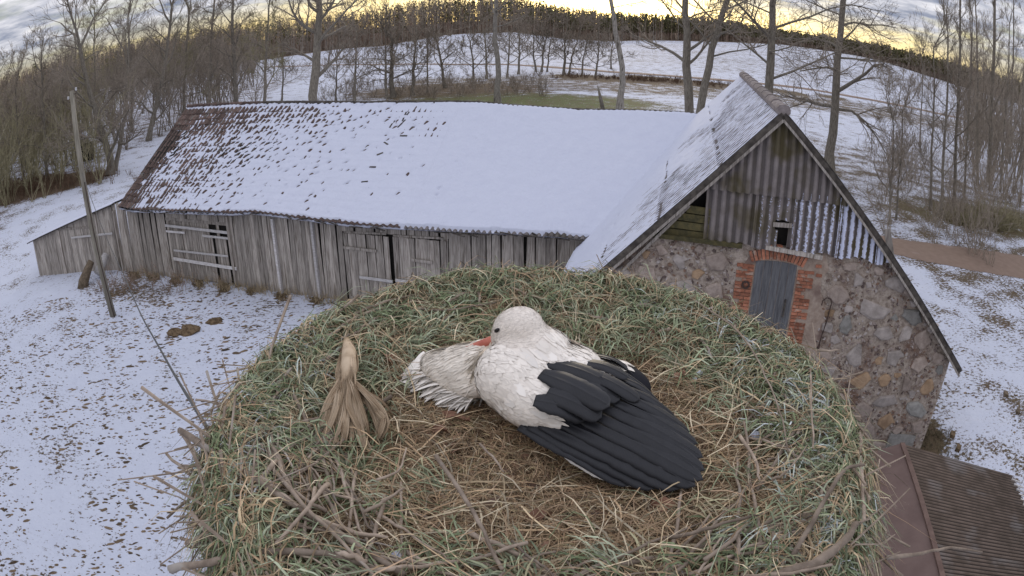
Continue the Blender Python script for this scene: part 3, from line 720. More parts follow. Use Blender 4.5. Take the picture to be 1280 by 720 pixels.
for k in range(15):
    f = k / 14; qq = DQ0 - .10 + f * (DQ1 - DQ0 + .22); zt = 4.60 + .10 * (1 - (2 * f - 1) ** 2)
    M_ = Matrix.Translation(Vector(G(qq, zt, random.uniform(-.005, .012)) - wl)) @ BM4 @ Matrix.Rotation(math.pi / 2 + (2 * f - 1) * .38, 4, 'Y')
    inst('brick', bme, M_, swall)
for (qq, zz) in ((-.02, 4.86), (.2, 4.86), (1.12, 4.55), (1.16, 4.35), (-.52, 4.2), (-.48, 4.35), (1.05, 4.75)):
    inst('brick', bme2, Matrix.Translation(Vector(G(qq, zz, .0) - wl)) @ BM4 @ Matrix.Rotation(random.gauss(0, .15), 4, 'Y'), swall)
# the grey board door
M_DOOR = mottled('grey_door_board', (0.085, 0.085, 0.09), (0.165, 0.165, 0.17), 10, (4, 4, .25), .85, .3, .12)
door = MB().hexa([G(DQ0, 2.6, .0) - wl, G(DQ1, 2.6, .0) - wl, G(DQ1, 2.6, -.1) - wl, G(DQ0, 2.6, -.1) - wl], [G(DQ0, DZ1 + .05, 0.0) - wl, G(DQ1, DZ1 + .05, 0.0) - wl, G(DQ1, DZ1 + .05, -.1) - wl, G(DQ0, DZ1 + .05, -.1) - wl]).build('door', M_DARKW, wing)
tag(door, 'grey board door in a red brick surround')
for k in range(5):
    a = DQ0 + .01 + k * (DQ1 - DQ0 - .02) / 5; b = a + (DQ1 - DQ0 - .02) / 5 - .008; top_ = lambda x: 4.50 + .05 * (1 - ((x - .19) / .47) ** 2)
    o_ = .020 + random.uniform(0, .006)
    MB().hexa([G(a, 2.6, o_) - wl, G(b, 2.6, o_) - wl, G(b, 2.6, .0) - wl, G(a, 2.6, .0) - wl], [G(a, top_(a), o_) - wl, G(b, top_(b), o_) - wl, G(b, top_(b), .0) - wl, G(a, top_(a), .0) - wl]).build('plank', M_DOOR, door)
MB().beam(G(.5, 3.35, .04) - wl, G(.5, 3.75, .04) - wl, .03, .03).build('door_handle', M_DARKW, door)
M_IRON = mottled('rusty_iron', (0.035, 0.025, 0.022), (0.08, 0.05, 0.04), 20, rough=.7, bump=.2, vary=.1)
for (qq, zz) in ((-.42, 3.98), (.42, 4.80)):
    a = np.linspace(0, 2 * math.pi, 15); MB().tube([G(qq + .07 * math.cos(x), zz + .07 * math.sin(x), .05) - wl for x in a], [.022] * 15, 6).build('iron_ring', M_IRON, wing)
hk = [(1.33, 3.72), (1.34, 3.83), (1.42, 3.9), (1.52, 3.88), (1.55, 3.78), (1.52, 3.4), (1.47, 3.0), (1.45, 2.72)]
hook = MB().tube([G(a, b, .07) for a, b in hk], [.013] * len(hk), 6).tube([G(1.46, 2.82, .07), G(1.44, 2.68, .07)], [.02, .045], 7).build('iron_hook', M_IRON)
tag(hook, 'long rusty iron hook hanging on the stone gable right of the door', 'hook')

# corrugated gable cladding, two courses of sheets, cut to the roof line
t = NT('frosted_sheet'); v = t.coord(); n = t.noise(v, 5, 5); n2_ = t.noise(t.coord('Object', (1, 1, 1)), 17, 6, .75); n3_ = t.noise(v, .9, 3)
c_ = t.mix(n, (0.15, 0.128, 0.12), (0.32, 0.28, 0.265)); c_ = t.mix(t.math('MULTIPLY', t._ss(t.math('ADD', t.attr('valley'), t.math('MULTIPLY', t.math('SUBTRACT', n2_, .5), .7)), .35, .75), .62), c_, (.06, .052, .048)); c_ = t.mix(t.math('MULTIPLY', t._ss(n3_, .52, .66), .8), c_, (0.085, 0.068, 0.025))  # trough stripes darkened to paint the shade of the corrugation
c_ = t.mix(t._ss(t.math('SUBTRACT', t.attr('frost'), n2_), -.04, .04), c_, (0.66, 0.69, 0.84))
t.bump(n, .4, .02); M_GSHEET = t.done(c_, .9)
def gable_sheet(q0, zb, zt, nw=6, out=0.0, frost=0.0, lean=0.0, cut=None):
    x = np.linspace(0, nw * WP, nw * 8 + 1); ny = 7; V = []; fr_ = []; vl_ = []
    for i, xi in enumerate(x):
        top_ = min(zt, zroof(q0 + xi) - .10); 
        for j in range(ny):
            zz = zb(q0 + xi) + (top_ - zb(q0 + xi)) * j / (ny - 1); k_ = j / (ny - 1)
            V.append(G(q0 + xi + lean * (zz - 5), zz, .05 + out + .034 * math.cos(2 * math.pi * xi / WP) + .012 * (1 - k_)) - wl)
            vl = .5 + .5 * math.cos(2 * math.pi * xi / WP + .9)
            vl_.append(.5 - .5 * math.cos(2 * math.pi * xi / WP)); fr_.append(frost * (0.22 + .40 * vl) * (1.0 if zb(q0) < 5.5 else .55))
    F = grid_faces(len(x), ny)
    ok_ = [f for f in F.tolist() if not (cut and cut(q0 + x[f[0] // ny], (f[0] % ny) / (ny - 1)))]
    V = np.array(V); okz = np.repeat(np.array([min(zt, zroof(q0 + xi) - .1) > zb(q0 + xi) + .03 for xi in x]), ny); ok_ = [f for f in ok_ if all(okz[i] for i in f)]
    if len(ok_) < 6: return
    used = sorted({i for f in ok_ for i in f}); mp_ = {u: i for i, u in enumerate(used)}
    npmesh('gable_sheet', V[used], [tuple(mp_[i] for i in f) for f in ok_], M_GSHEET, wing, smooth=True, attrs={'frost': np.array(fr_)[used], 'valley': np.array(vl_)[used]})
bl_ = lambda qq: 4.80 + .05 * math.sin(qq * 7) + .03 * math.sin(math.floor(qq / WP) * 5.7) + .04 * max(0, qq - 1.5)
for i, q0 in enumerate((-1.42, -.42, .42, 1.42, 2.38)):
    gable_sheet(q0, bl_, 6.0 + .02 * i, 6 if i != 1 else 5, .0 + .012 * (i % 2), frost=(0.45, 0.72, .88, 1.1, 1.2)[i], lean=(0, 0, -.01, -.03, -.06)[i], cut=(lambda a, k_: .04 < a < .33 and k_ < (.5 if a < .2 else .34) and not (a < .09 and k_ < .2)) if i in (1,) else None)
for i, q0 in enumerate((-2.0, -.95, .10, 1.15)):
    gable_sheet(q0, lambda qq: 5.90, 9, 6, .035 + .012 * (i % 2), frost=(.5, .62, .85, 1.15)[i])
for k in range(4):   # mossy boards where the sheet is missing
    M_MOSS = bpy.data.materials.get('mossy_board') or mottled('mossy_board', (0.06, 0.055, 0.03), (0.14, 0.115, 0.05), 7, rough=.95, bump=.4, vary=.2)
    z_ = 4.92 + k * .17; qa = -(WZ - z_ - .2) / WLS + .1
    MB().beam(G(max(qa, -2.6), z_, .01) - wl, G(-1.3, z_ - .02, .01) - wl, .04, .15, (0, 0, 1)).build('gable_board', M_MOSS, wing)
MB().beam(G(-2.5, 4.84, .05) - wl, G(-.6, 4.80, .05) - wl, .12, .09).build('wall_plate', M_MOSS, wing)
MB().beam(G(-.1, 4.84, .06) - wl, G(1.15, 4.76, .06) - wl, .14, .08).build('wall_plate', M_PLANK, wing)
MB().beam(G(2.85, 4.75, .09) - wl, G(2.55, 5.55, .09) - wl, .16, .03, P2).build('gable_board', M_PLANK, wing)
MB().beam(G(.0, 5.32, .05) - wl, G(.4, 5.34, .05) - wl, .05, .09).build('gable_batten', M_PLANK, wing)
# verge boards
for (qa, qb, nm) in ((0.0, -4.72, 'verge_board'), (0.0, 5.36, 'verge_board')):
    for k, (o_, h_, m_) in enumerate(((.215, .13, M_DARKW), (.24, .05, M_PLANK))):
        zo = -.07 - .10 * k
        MB().beam(B(WS + qa, GD - o_, zroof(qa) + zo) - wl, B(WS + qb, GD - o_, zroof(qb) + zo) - wl, .03, h_).build('verge_board', m_, wing)
MB().beam(G(-3.0, zroof(-3.0) - .42, .12) - wl, G(-1.75, zroof(-1.75) - .25, .12) - wl, .05, .06).build('brace', M_PLANK, wing)
# wing roof sheets
wroof = MB()
for sg, slp, qe in ((-1, WLS, QL), (1, WRS, QR)):
    wroof.add([B(WS, WD0, WZ - .07) - wl, B(WS, WD1, WZ - .07) - wl, B(WS + qe, WD1, WZ - slp * abs(qe) - .07) - wl, B(WS + qe, WD0, WZ - slp * abs(qe) - .07) - wl], [(0, 1, 2, 3) if sg > 0 else (3, 2, 1, 0)])
wroof.add([B(WS, WD1 - .05, WZ - .1) - wl, B(WS + QR, WD1 - .05, zroof(QR) - .1) - wl, B(WS + QL, WD1 - .05, zroof(QL) - .1) - wl], [(0, 1, 2)])
wroof = wroof.build('roof', M_INSIDE, wing)
WW = (WD1 - WD0) / 54
for sg, slp, qe in ((-1, WLS, QL), (1, WRS, QR)):
    nrm = math.hypot(1, slp); Ls = abs(qe) * nrm; rowsW = 4
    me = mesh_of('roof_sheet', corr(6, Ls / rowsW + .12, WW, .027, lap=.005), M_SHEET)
    ay = (-sg * U2 + np.array([0, 0, slp])) / nrm; az = (sg * slp * U2 + np.array([0, 0, 1.0])) / nrm; ax = np.cross(ay, az)
    for r_ in range(rowsW):
        for c in range(9):
            d0 = (WD1 - c * 6 * WW) if ax @ P2 < 0 else (WD0 + c * 6 * WW)
            foot = B(WS + qe * (1 - r_ / rowsW), d0, WZ - slp * abs(qe) * (1 - r_ / rowsW))
            M_ = Matrix((ax, ay, az)).transposed().to_4x4(); M_.translation = Vector(foot - ay * .05 + az * (random.uniform(0, .003)) - wl)
            inst('roof_sheet', me, M_, wroof)
d = WD0
while d < WD1 - .2:
    L = 1.12; a = B(WS, d, WZ + .01) - wl; b = B(WS, min(d + L, WD1), WZ - .01) - wl
    th = np.linspace(-.95, math.pi + .95, 9); V = []
    for p in (a, b):
        for x in th: V.append(p + U2 * .15 * math.cos(x) + np.array([0, 0, .13 * math.sin(x) + .0]))
    npmesh('ridge_cap', V, [(i, i + 1, i + 10, i + 9) for i in range(8)] + [tuple(range(9))], M_RIDGE, wroof, smooth=False); d += 1.0
# snow on the wing's left slope: lies in the troughs, thicker towards the foot
nrm = math.hypot(1, WLS); Ls = abs(QL) * nrm; ay = (U2 + np.array([0, 0, WLS])) / nrm; az = (-WLS * U2 + np.array([0, 0, 1.0])) / nrm
gd_, gf_ = np.meshgrid(np.arange(WD0 + .01, WD1 - .02, WW / 6), np.linspace(-.006, .985, 130), indexing='ij')
ph = 2 * math.pi * (WD1 - gd_) / WW; crest = .027 * np.cos(ph)
back = (gd_ - WD0) / (WD1 - WD0); low = 1 - gf_
na = vnoise(gd_ * 1.2, gf_ * 8, 21.); nb = vnoise(gd_ * 7, gf_ * 30, 22.); nc = vnoise(gd_ * 18, gf_ * 90, 23., 2)
full = sstep(low * .8 + back * .75 + (na - .5) * .6, .55, 1.05)
Hs = .0205 + .038 * full + .008 * (na - .5) + .014 * (nb - .5) + .014 * (nc - .5) + .22 * crest * (1 - .9 * full)
rowj = np.mod(gf_ * 4, 1.0); Hs = Hs - .03 * (np.abs(rowj - .02 - .015 * np.sin(gd_ * 2)) < .012) * (vnoise(gd_ * 1.5, gf_ * 3, 25., 2) > .48)
Hs = Hs - .05 * (gd_ < WD0 + .05) - .05 * (gf_ < 0)
PT = B(WS, 0, WZ)[None, None, :] - P2 * 0 + P2 * gd_[..., None] + (U2 * QL + np.array([0, 0, WLS * QL]))[None, None, :] + ay * (gf_ * Ls)[..., None] + az * Hs[..., None]
sd_ = PT @ U2; dd_ = PT @ P2
mainz = roof_z(sd_, np.clip((dd_ - ED) / (RD - ED), 0, 1)); over = (dd_ < ED - .05) | (PT[..., 2] > mainz - .12)
Fs = grid_faces(*gd_.shape); kv = over.ravel(); Fs = Fs[kv[Fs].all(axis=1)]
tag(npmesh('snow_cover', PT.reshape(-1, 3), Fs[:, ::-1], M_SNOW, smooth=True), 'snow lying in the troughs of the steep wing roof', 'snow', kind='stuff')

# ------------------------------------------------------------------ brown corrugated shed below the gable
shed = empty('low_shed', at(1200, 650, 0)); tag(shed, 'low shed with brown corrugated roof below the stone gable', 'shed'); sl_ = np.array(shed.location)
RZs, EZs = 2.45, 1.70
A0, A1 = at(1127, 557, RZs), at(1176, 722, RZs); rd = (A1 - A0) / np.linalg.norm(A1 - A0); E0 = at(1262, 596, EZs)
perp = np.cross(rd, np.array([0, 0, 1.0])); perp = perp if perp @ (E0 - A0) > 0 else -perp; run = (E0 - A0) @ perp
sk = (E0 - A0) @ rd
A0 = A0 + rd * 0; LEN = 7.2
M_BROWN = mottled('brown_ridge', (0.105, 0.066, 0.052), (0.165, 0.108, 0.085), 3, rough=.7, bump=.15, vary=.1)
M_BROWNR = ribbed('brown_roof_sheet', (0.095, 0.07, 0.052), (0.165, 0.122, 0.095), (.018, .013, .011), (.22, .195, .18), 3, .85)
ay = -(perp * run + np.array([0, 0, EZs - RZs])); Ls = np.linalg.norm(ay); ay /= Ls
shr = MB(); foot0 = A0 + perp * run + np.array([0, 0, EZs - RZs])
shr.add([A0 - sl_ - np.array([0, 0, .05]), A0 + rd * LEN - sl_ - np.array([0, 0, .05]), foot0 + rd * LEN - sl_ - np.array([0, 0, .05]), foot0 - sl_ - np.array([0, 0, .05])], [(0, 1, 2, 3)])
shr = shr.build('roof', M_DARKW, shed)
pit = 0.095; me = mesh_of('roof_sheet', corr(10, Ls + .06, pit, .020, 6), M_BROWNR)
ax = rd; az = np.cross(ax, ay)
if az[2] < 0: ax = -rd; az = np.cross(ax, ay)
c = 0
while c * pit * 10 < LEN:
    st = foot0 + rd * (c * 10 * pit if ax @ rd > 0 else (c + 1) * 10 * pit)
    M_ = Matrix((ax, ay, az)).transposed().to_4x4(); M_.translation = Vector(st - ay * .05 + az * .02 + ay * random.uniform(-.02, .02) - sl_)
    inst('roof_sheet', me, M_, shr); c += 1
L0 = A0 - perp * 1.5 + np.array([0, 0, -.55])
MB().hexa([L0 - rd * .02 - sl_, L0 + rd * LEN - sl_, A0 + rd * LEN - sl_ + np.array([0, 0, .0]), A0 - rd * .02 - sl_], [L0 - rd * .02 - sl_ + np.array([0, 0, .03]), L0 + rd * LEN - sl_ + np.array([0, 0, .03]), A0 + rd * LEN - sl_ + np.array([0, 0, .045]), A0 - rd * .02 - sl_ + np.array([0, 0, .045])]).build('roof_panel', mottled('flat_brown_panel', (0.125, 0.082, 0.07), (0.16, 0.108, 0.092), 2, rough=.6, bump=.1, vary=0), shed)
MB().beam(A0 - sl_ + np.array([0, 0, .055]), A0 + rd * LEN - sl_ + np.array([0, 0, .055]), .10, .03).build('ridge_strip', M_BROWN, shed)
mb = MB(); ins = .2
c4 = [A0 - perp * 1.35 + rd * ins, A0 - perp * 1.35 + rd * (LEN - ins), foot0 - perp * ins + rd * (LEN - ins), foot0 - perp * ins + rd * ins]
zt4 = [RZs - .58, RZs - .58, EZs - .02, EZs - .02]
mb.hexa([np.array([p[0], p[1], -.2]) - sl_ for p in c4], [np.array([p[0], p[1], z_]) - sl_ for p, z_ in zip(c4, zt4)]); mb.build('wall', M_PLANK, shed)
for k in range(14):   # frost-white batten ends along the eave
    p = foot0 + rd * (.15 + k * .17) + np.array([0, 0, .05]); MB().beam(p - perp * .02 - sl_, p + perp * .32 + np.array([0, 0, -.1]) - sl_, .035, .03).build('eave_batten', M_PALE, shed)

# ------------------------------------------------------------------ utility pole and cable
pb_ = np.array([-14.6, 18.58, -.3]); ptop = np.array([-15.15, 18.66, 8.45])
M_POLE = mottled('pole_wood', (0.17, 0.155, 0.12), (0.31, 0.28, 0.23), 6, (3, 3, .25), .9, .4, 0)
pole = empty('utility_pole', (pb_[0], pb_[1], 0)); tag(pole, 'leaning grey wooden utility pole in front of the lean-to', 'pole'); pl_ = np.array(pole.location)
MB().tube([pb_ + (ptop - pb_) * k - pl_ for k in (0, .3, .6, 1)], [.14, .13, .115, .095], 10).build('post', M_POLE, pole, smooth=True)
M_CERAM = mottled('insulator', (.5, .5, .5), (.6, .6, .6), 4, rough=.3, bump=0, vary=0)
for k, sd in ((.985, 1), (.955, -1)):
    q = pb_ + (ptop - pb_) * k - pl_; MB().tube([q, q + np.array([.22 * sd, 0, .0]), q + np.array([.22 * sd, 0, .14])], [.012] * 3, 5).build('bracket', M_IRON, pole)
    MB().tube([q + np.array([.22 * sd, 0, z_]) for z_ in (.10, .14, .17, .20, .22)], [.02, .05, .03, .05, .02], 8).build('insulator', M_CERAM, pole)
MB().tube([pb_ + (ptop - pb_) * k - pl_ + np.array([.15, -.12, 0]) for k in (.02, .62)], [.02, .02], 5).build('conduit', M_IRON, pole)
def atr(px, py, r):
    d_ = sight(px, py); return np.array([0, 0, CAM_H]) + d_ * (r / math.hypot(d_[0], d_[1]))
kp = [(pb_ + (ptop - pb_) * .66), atr(133, 298, 17), atr(157, 348, 11.5), atr(177, 396, 7.6), atr(198, 432, 5.4), atr(219, 470, 3.9), atr(242, 507, 2.8), atr(266, 546, 1.9), atr(300, 600, 1.3)]
kp = np.array(kp); tq = np.linspace(0, len(kp) - 1, 60); cp = np.stack([np.interp(tq, range(len(kp)), kp[:, i]) for i in range(3)], 1)
for _ in range(8): cp[1:-1] = (cp[:-2] + 2 * cp[1:-1] + cp[2:]) / 4
M_CABLE = mottled('black_cable', (.05, .05, .05), (.10, .10, .095), 10, rough=.6, bump=0, vary=0)
tag(MB().tube(cp, [.0095] * 60, 6).build('power_cable', M_CABLE, smooth=True), 'dark cable running from the utility pole to the nest', 'cable')

# stump and small log by the pole, clumps and bricks in the snow
M_LOG = mottled('old_log', (.10, .075, .05), (.20, .155, .11), 8, (1, 1, 1), .95, .6, .2)
p = ground_at(104, 358); s0 = empty('tree_stump', p); tag(s0, 'cut tree stump beside the utility pole', 'stump')
MB().tube([(0, 0, -.1), (.02, .1, .2), (.15, .5, .62), (.22, .75, .85)], [.34, .27, .2, .17], 10).build('trunk', M_LOG, s0, smooth=True)
MB().tube([(.35, .9, 0.2), (.6, 1.6, .85)], [.22, .18], 9).build('branch', M_PALE, s0, smooth=True)
def lump(name, px, py, r, flat, mat, label, cat, group=None):
    p = ground_at(px, py); n = 12; V = []; F = []
    for i in range(5):
        for j in range(n):
            a = 2 * math.pi * j / n; ph = i / 4 * math.pi / 2; q = .75 + .5 * random.random()
            V.append((r * q * math.cos(a) * math.cos(ph) * 1.15, r * q * math.sin(a) * math.cos(ph), r * flat * math.sin(ph) * (.8 + .4 * random.random()) - .02))
    for i in range(4):
        for j in range(n): F.append((i * n + j, i * n + (j + 1) % n, (i + 1) * n + (j + 1) % n, (i + 1) * n + j))
    o = npmesh(name, V, F, mat); o.location = p; o.rotation_euler = (0, 0, random.uniform(0, 3)); return tag(o, label, cat, group)
M_SOD = mottled('dug_sod', (.085, .055, .032), (.22, .155, .09), 9, rough=.95, bump=.7, vary=.2, dist=.05)
lump('earth_clump', 218, 416, .30, .5, M_SOD, 'left brown earth clump of the pair lying in the snow before the barn', 'clump')
lump('earth_clump', 236, 414, .36, .6, M_SOD, 'right brown earth clump of the pair lying in the snow before the barn', 'clump')
lump('earth_clump', 268, 402, .28, .45, M_SOD, 'small round earth clump in the snow nearest the barn door', 'clump')
for k, (px, py, lab) in enumerate(((1190, 545, 'dark brick lying in snow nearest the brown shed roof'), (1197, 562, 'dark brick lying at the edge of the brown shed roof'), (1257, 494, 'brick with snowy top, upper one at the right edge'), (1272, 516, 'brick with snowy top, lower one at the right edge'))):
    p = ground_at(px, py); o = MB().box((0, 0, .04), (.26, .15, .12)).build('loose_brick', M_SOD if k < 2 else M_LOG); o.location = p; o.rotation_euler = (.06, 0, random.uniform(.5, 1.0)); tag(o, lab, 'brick', 'loose bricks in the snow')
# little hut among the trees at the left
hp = ground_at(108, 200); hut = empty('wooden_hut', hp); hut.rotation_euler = (0, 0, .5); tag(hut, 'small dark wooden hut with snowy roof among the trees at left', 'hut')
MB().hexa([(-.9, -.9, 0), (.9, -.9, 0), (.9, .9, 0), (-.9, .9, 0)], [(-.9, -.9, 1.9), (.9, -.9, 1.9), (.9, .9, 1.9), (-.9, .9, 1.9)]).build('wall', M_DARKW, hut)
MB().add([(-.9, -.91, 1.9), (.9, -.91, 1.9), (0, -.91, 2.9)], [(0, 1, 2)]).build('gable', M_PLANK, hut)
for sg in (-1, 1):
    MB().hexa([(0, -1.15, 2.95), (0, 1.15, 2.95), (1.25 * sg, 1.15, 1.65), (1.25 * sg, -1.15, 1.65)], [(0, -1.15, 3.05), (0, 1.15, 3.05), (1.25 * sg, 1.15, 1.75), (1.25 * sg, -1.15, 1.75)]).build('roof_slope', M_SNOW, hut)
MB().box((.15, -.93, .85), (.7, .05, 1.5)).build('door', M_INSIDE, hut)

# ------------------------------------------------------------------ bare trees
M_BARK = mottled('tree_bark', (0.13, 0.112, 0.09), (0.27, 0.24, 0.195), 7, (2, 2, .5), .95, .6, .15, dist=.03)
M_BARKL = mottled('pale_bark', (0.20, 0.18, 0.15), (0.36, 0.33, 0.29), 6, (2, 2, .5), .95, .5, .15, c=(0.10, .085, .07), cs=.56)
M_TWIG = mottled('twigs', (0.20, 0.165, 0.13), (0.34, 0.29, 0.235), 3, rough=.95, bump=0, vary=.15)
M_TWIGO = mottled('olive_twigs', (0.22, 0.195, 0.115), (0.36, 0.32, 0.20), 3, rough=.95, bump=0, vary=.15)
def unit(v): return v / (np.linalg.norm(v) + 1e-12)
def tubes_np(P, R, k):
    """P (N,n,3), R (N,n) -> vertices, quads of N tubes of k sides"""
    N_, n, _ = P.shape
    T = np.gradient(P, axis=1); T /= (np.linalg.norm(T, axis=2, keepdims=True) + 1e-12)
    ref = np.where(np.abs(T[:, :1, 2:3]) < .9, np.array([0., 0, 1.]), np.array([1., 0, 0]))
    sd = np.cross(T, np.broadcast_to(ref, T.shape)); sd /= (np.linalg.norm(sd, axis=2, keepdims=True) + 1e-12); ot = np.cross(sd, T)
    an = 2 * math.pi * np.arange(k) / k
    V = P[:, :, None, :] + R[:, :, None, None] * (np.cos(an)[None, None, :, None] * sd[:, :, None, :] + np.sin(an)[None, None, :, None] * ot[:, :, None, :])
    b0 = (np.arange(N_) * n * k)[:, None, None]; i = (np.arange(n - 1) * k)[None, :, None]; j = np.arange(k)[None, None, :]; j2 = (j + 1) % k
    F = np.stack([b0 + i + j, b0 + i + j2, b0 + i + k + j2, b0 + i + k + j], -1).reshape(-1, 4)
    return V.reshape(-1, 3), F
def join(parts):
    V = []; F = []; o = 0
    for v, f in parts: V.append(v); F.append(f + o); o += len(v)
    return np.concatenate(V), np.concatenate(F)
def nrmz(v): return v / (np.linalg.norm(v, axis=-1, keepdims=True) + 1e-12)
def limbs(N, S, D, L, R, n, lift, wander, rmin):
    """grow N wandering limbs at once"""
    m = len(S); P = np.zeros((m, n, 3)); P[:, 0] = S; d = D.copy()
    for i in range(1, n):
        d = nrmz(d + N.normal(0, wander, (m, 3)) + np.array([0, 0, lift])); P[:, i] = P[:, i - 1] + d * (L / (n - 1))[:, None]
    RR = R[:, None] + (np.maximum(R * .35, rmin * .8) - R)[:, None] * np.linspace(0, 1, n)[None, :]
    return P, RR
def offshoots(N, P, R, L, kids, amin=.4, amax=1.0, up=.12, fmin=.25, smin=.38, smax=.62, rmin=.01):
    m, n, _ = P.shape; idx = np.repeat(np.arange(m), kids); f = N.uniform(fmin, 1, len(idx)); g = f * (n - 1); i = np.minimum(g.astype(int), n - 2); w = (g - i)[:, None]
    a, b = P[idx, i], P[idx, i + 1]; S = a + (b - a) * w; ax = nrmz(b - a); sd = nrmz(np.cross(ax, N.normal(0, 1, ax.shape))); an = N.uniform(amin, amax, len(idx))[:, None]
    D = nrmz(ax * np.cos(an) + sd * np.sin(an) + np.array([0, 0, up])); r = np.maximum(R[idx, 0] * (1 - .6 * f) * .55, rmin)
    return S, D, L[idx] * N.uniform(smin, smax, len(idx)), r
def grow_tree(seed, path, r0, limb_t=(.35, 1.0), nlimb=12, limb_len=4.0, levels=3, spread=.9, lift=.35, kids=(6, 5, 4), rmin=.011, taper=.45):
    """path: trunk polyline (local). returns (trunk V,F), (branches V,F)"""
    N = np.random.default_rng(seed); path = np.array(path, float)
    t0 = np.linspace(0, 1, len(path)); tt = np.linspace(0, 1, max(9, len(path) * 2))
    P = np.stack([np.interp(tt, t0, path[:, i]) for i in range(3)], 1); P[1:-1, :2] += N.normal(0, r0 * .22, (len(P) - 2, 2))
    rad_ = r0 * (1 - (1 - taper) * tt); rad_[0] *= 1.35
    tr = [tubes_np(P[None], rad_[None], 9)]; br = []
    f = limb_t[0] + (limb_t[1] - limb_t[0]) * (np.arange(nlimb) + N.random(nlimb)) / nlimb; g = f * (len(P) - 1); i = np.minimum(g.astype(int), len(P) - 2)
    S = P[i] + (P[i + 1] - P[i]) * (g - i)[:, None]; a = np.arange(nlimb) * 2.4 + N.uniform(-.5, .5, nlimb); el = N.uniform(.15, .9, nlimb) * (.6 + .6 * f)
    D = nrmz(np.stack([np.cos(a) * spread, np.sin(a) * spread, el], 1)); R = np.maximum(r0 * (1 - (1 - taper) * f) * N.uniform(.3, .55, nlimb), rmin * 2); L = limb_len * N.uniform(.6, 1.15, nlimb) * (1.15 - .55 * f)
    S = np.concatenate([S, np.repeat(P[-1:], 3, 0)]); D = np.concatenate([D, nrmz(nrmz(P[-1] - P[-2]) + N.normal(0, .35, (3, 3)))]); L = np.concatenate([L, limb_len * N.uniform(.8, 1.2, 3)]); R = np.concatenate([R, [rad_[-1] * .8] * 3])
    for lv in range(levels + 1):
        Q, RR = limbs(N, S, D, L, R, 5 if lv < 2 else 4, lift * .22, .20, rmin)
        (tr if lv == 0 else br).append(tubes_np(Q, RR, (6, 4, 3, 3, 3)[lv]))
        if lv < levels: S, D, L, R = offshoots(N, Q, RR, L, kids[lv], rmin=rmin)
    return join(tr), join(br)
def tree(name, loc, path, r0, label, group=None, seed=1, bark=M_BARK, twig=M_TWIG, cat='tree', **kw):
    o = empty(name, loc); tag(o, label, cat, group)
    a, b = grow_tree(seed, path, r0, **kw); npmesh('trunk', a[0], a[1], bark, o, smooth=True); npmesh('crown', b[0], b[1], twig, o); return o
def rise(px0, py0, *rest, dist=None):
    """trunk path: base on the ground, other points in the upright plane through the base facing the camera"""
    g0 = ground_at(px0, py0) if dist is None else None
    if dist is not None:
        d_ = sight(px0, py0); k = dist / math.hypot(d_[0], d_[1]); g0 = np.array([d_[0] * k, d_[1] * k, 0]); g0[2] = gh(g0[0], g0[1])
    nrm = unit(np.array([g0[0], g0[1], 0])); out = [np.zeros(3)]
    for px, py in rest:
        d_ = sight(px, py); c0 = np.array([0, 0, CAM_H]); out.append(c0 + d_ * (((g0 - c0) @ nrm) / (d_ @ nrm)) - g0)
    return g0, out
# the large trees behind the barns, left to right
BIG = 'large bare trees behind the barns'
g0, p = rise(138, 218, (137, 195), (128, 165), (112, 120), (100, 60)); big = tree('bare_tree', g0, p, .42, 'stout bare tree with forked trunk beside the little hut at far left', BIG, 11, nlimb=13, limb_len=5.5, limb_t=(.22, 1), kids=(7, 6, 4))
g0, p = rise(143, 214, (150, 180), (158, 140), (160, 80)); tree('bare_tree', g0, p, .26, 'slimmer right-hand stem of the forked tree near the hut', BIG, 12, nlimb=10, limb_len=4.5, limb_t=(.3, 1), kids=(6, 5, 4))
g0, p = rise(186, 176, (192, 140), (205, 90), (213, 30)); tree('bare_tree', g0, p, .34, 'bare tree rising just left of the barn roof ridge end', BIG, 13, nlimb=14, limb_len=6.0, limb_t=(.15, 1), kids=(7, 5, 4))
g0, p = rise(393, 150, (394, 110), (397, 40), (396, 5), (402, -60), dist=50); tree('bare_tree', g0, p, .40, 'thick bare tree rising behind the left half of the barn ridge', BIG, 14, nlimb=14, limb_len=5.5, limb_t=(.28, 1), kids=(6, 5, 4))
g0, p = rise(622, 128, (623, 90), (619, 40), (620, -10), (618, -70)); tree('bare_tree', g0, p, .34, 'slender straight tree standing by the green grass strip', BIG, 15, bark=M_BARKL, nlimb=9, limb_len=4.5, limb_t=(.5, 1), kids=(6, 5, 3))
g0, p = rise(775, 137, (778, 100), (772, 50), (765, 8), (757, -50)); tree('bare_tree', g0, p, .36, 'pale barked tree forking at the top edge, beside the broken stump', BIG, 16, bark=M_BARKL, nlimb=9, limb_len=5, limb_t=(.72, 1), kids=(6, 5, 3))
g0, p = rise(862, 150, (861, 100), (859, 50), (860, 0), (862, -70), dist=46); tree('bare_tree', g0, p, .36, 'dark straight tree just left of the wing ridge', BIG, 17, nlimb=12, limb_len=5.5, limb_t=(.30, 1), kids=(6, 5, 4))
g0, p = rise(868, 150, (880, 100), (893, 50), (910, 0), (925, -60), dist=44); tree('bare_tree', g0, p, .30, 'slanting forked tree leaning right behind the wing ridge', BIG, 18, nlimb=11, limb_len=6, limb_t=(.35, 1), kids=(6, 5, 4))
g0, p = rise(962, 150, (960, 100), (964, 40), (968, -10), (975, -70), dist=38); tree('bare_tree', g0, p, .30, 'tangled bare tree rising directly behind the wing ridge end', BIG, 19, nlimb=14, limb_len=5.5, limb_t=(.25, 1), kids=(6, 5, 4), lift=-.1)
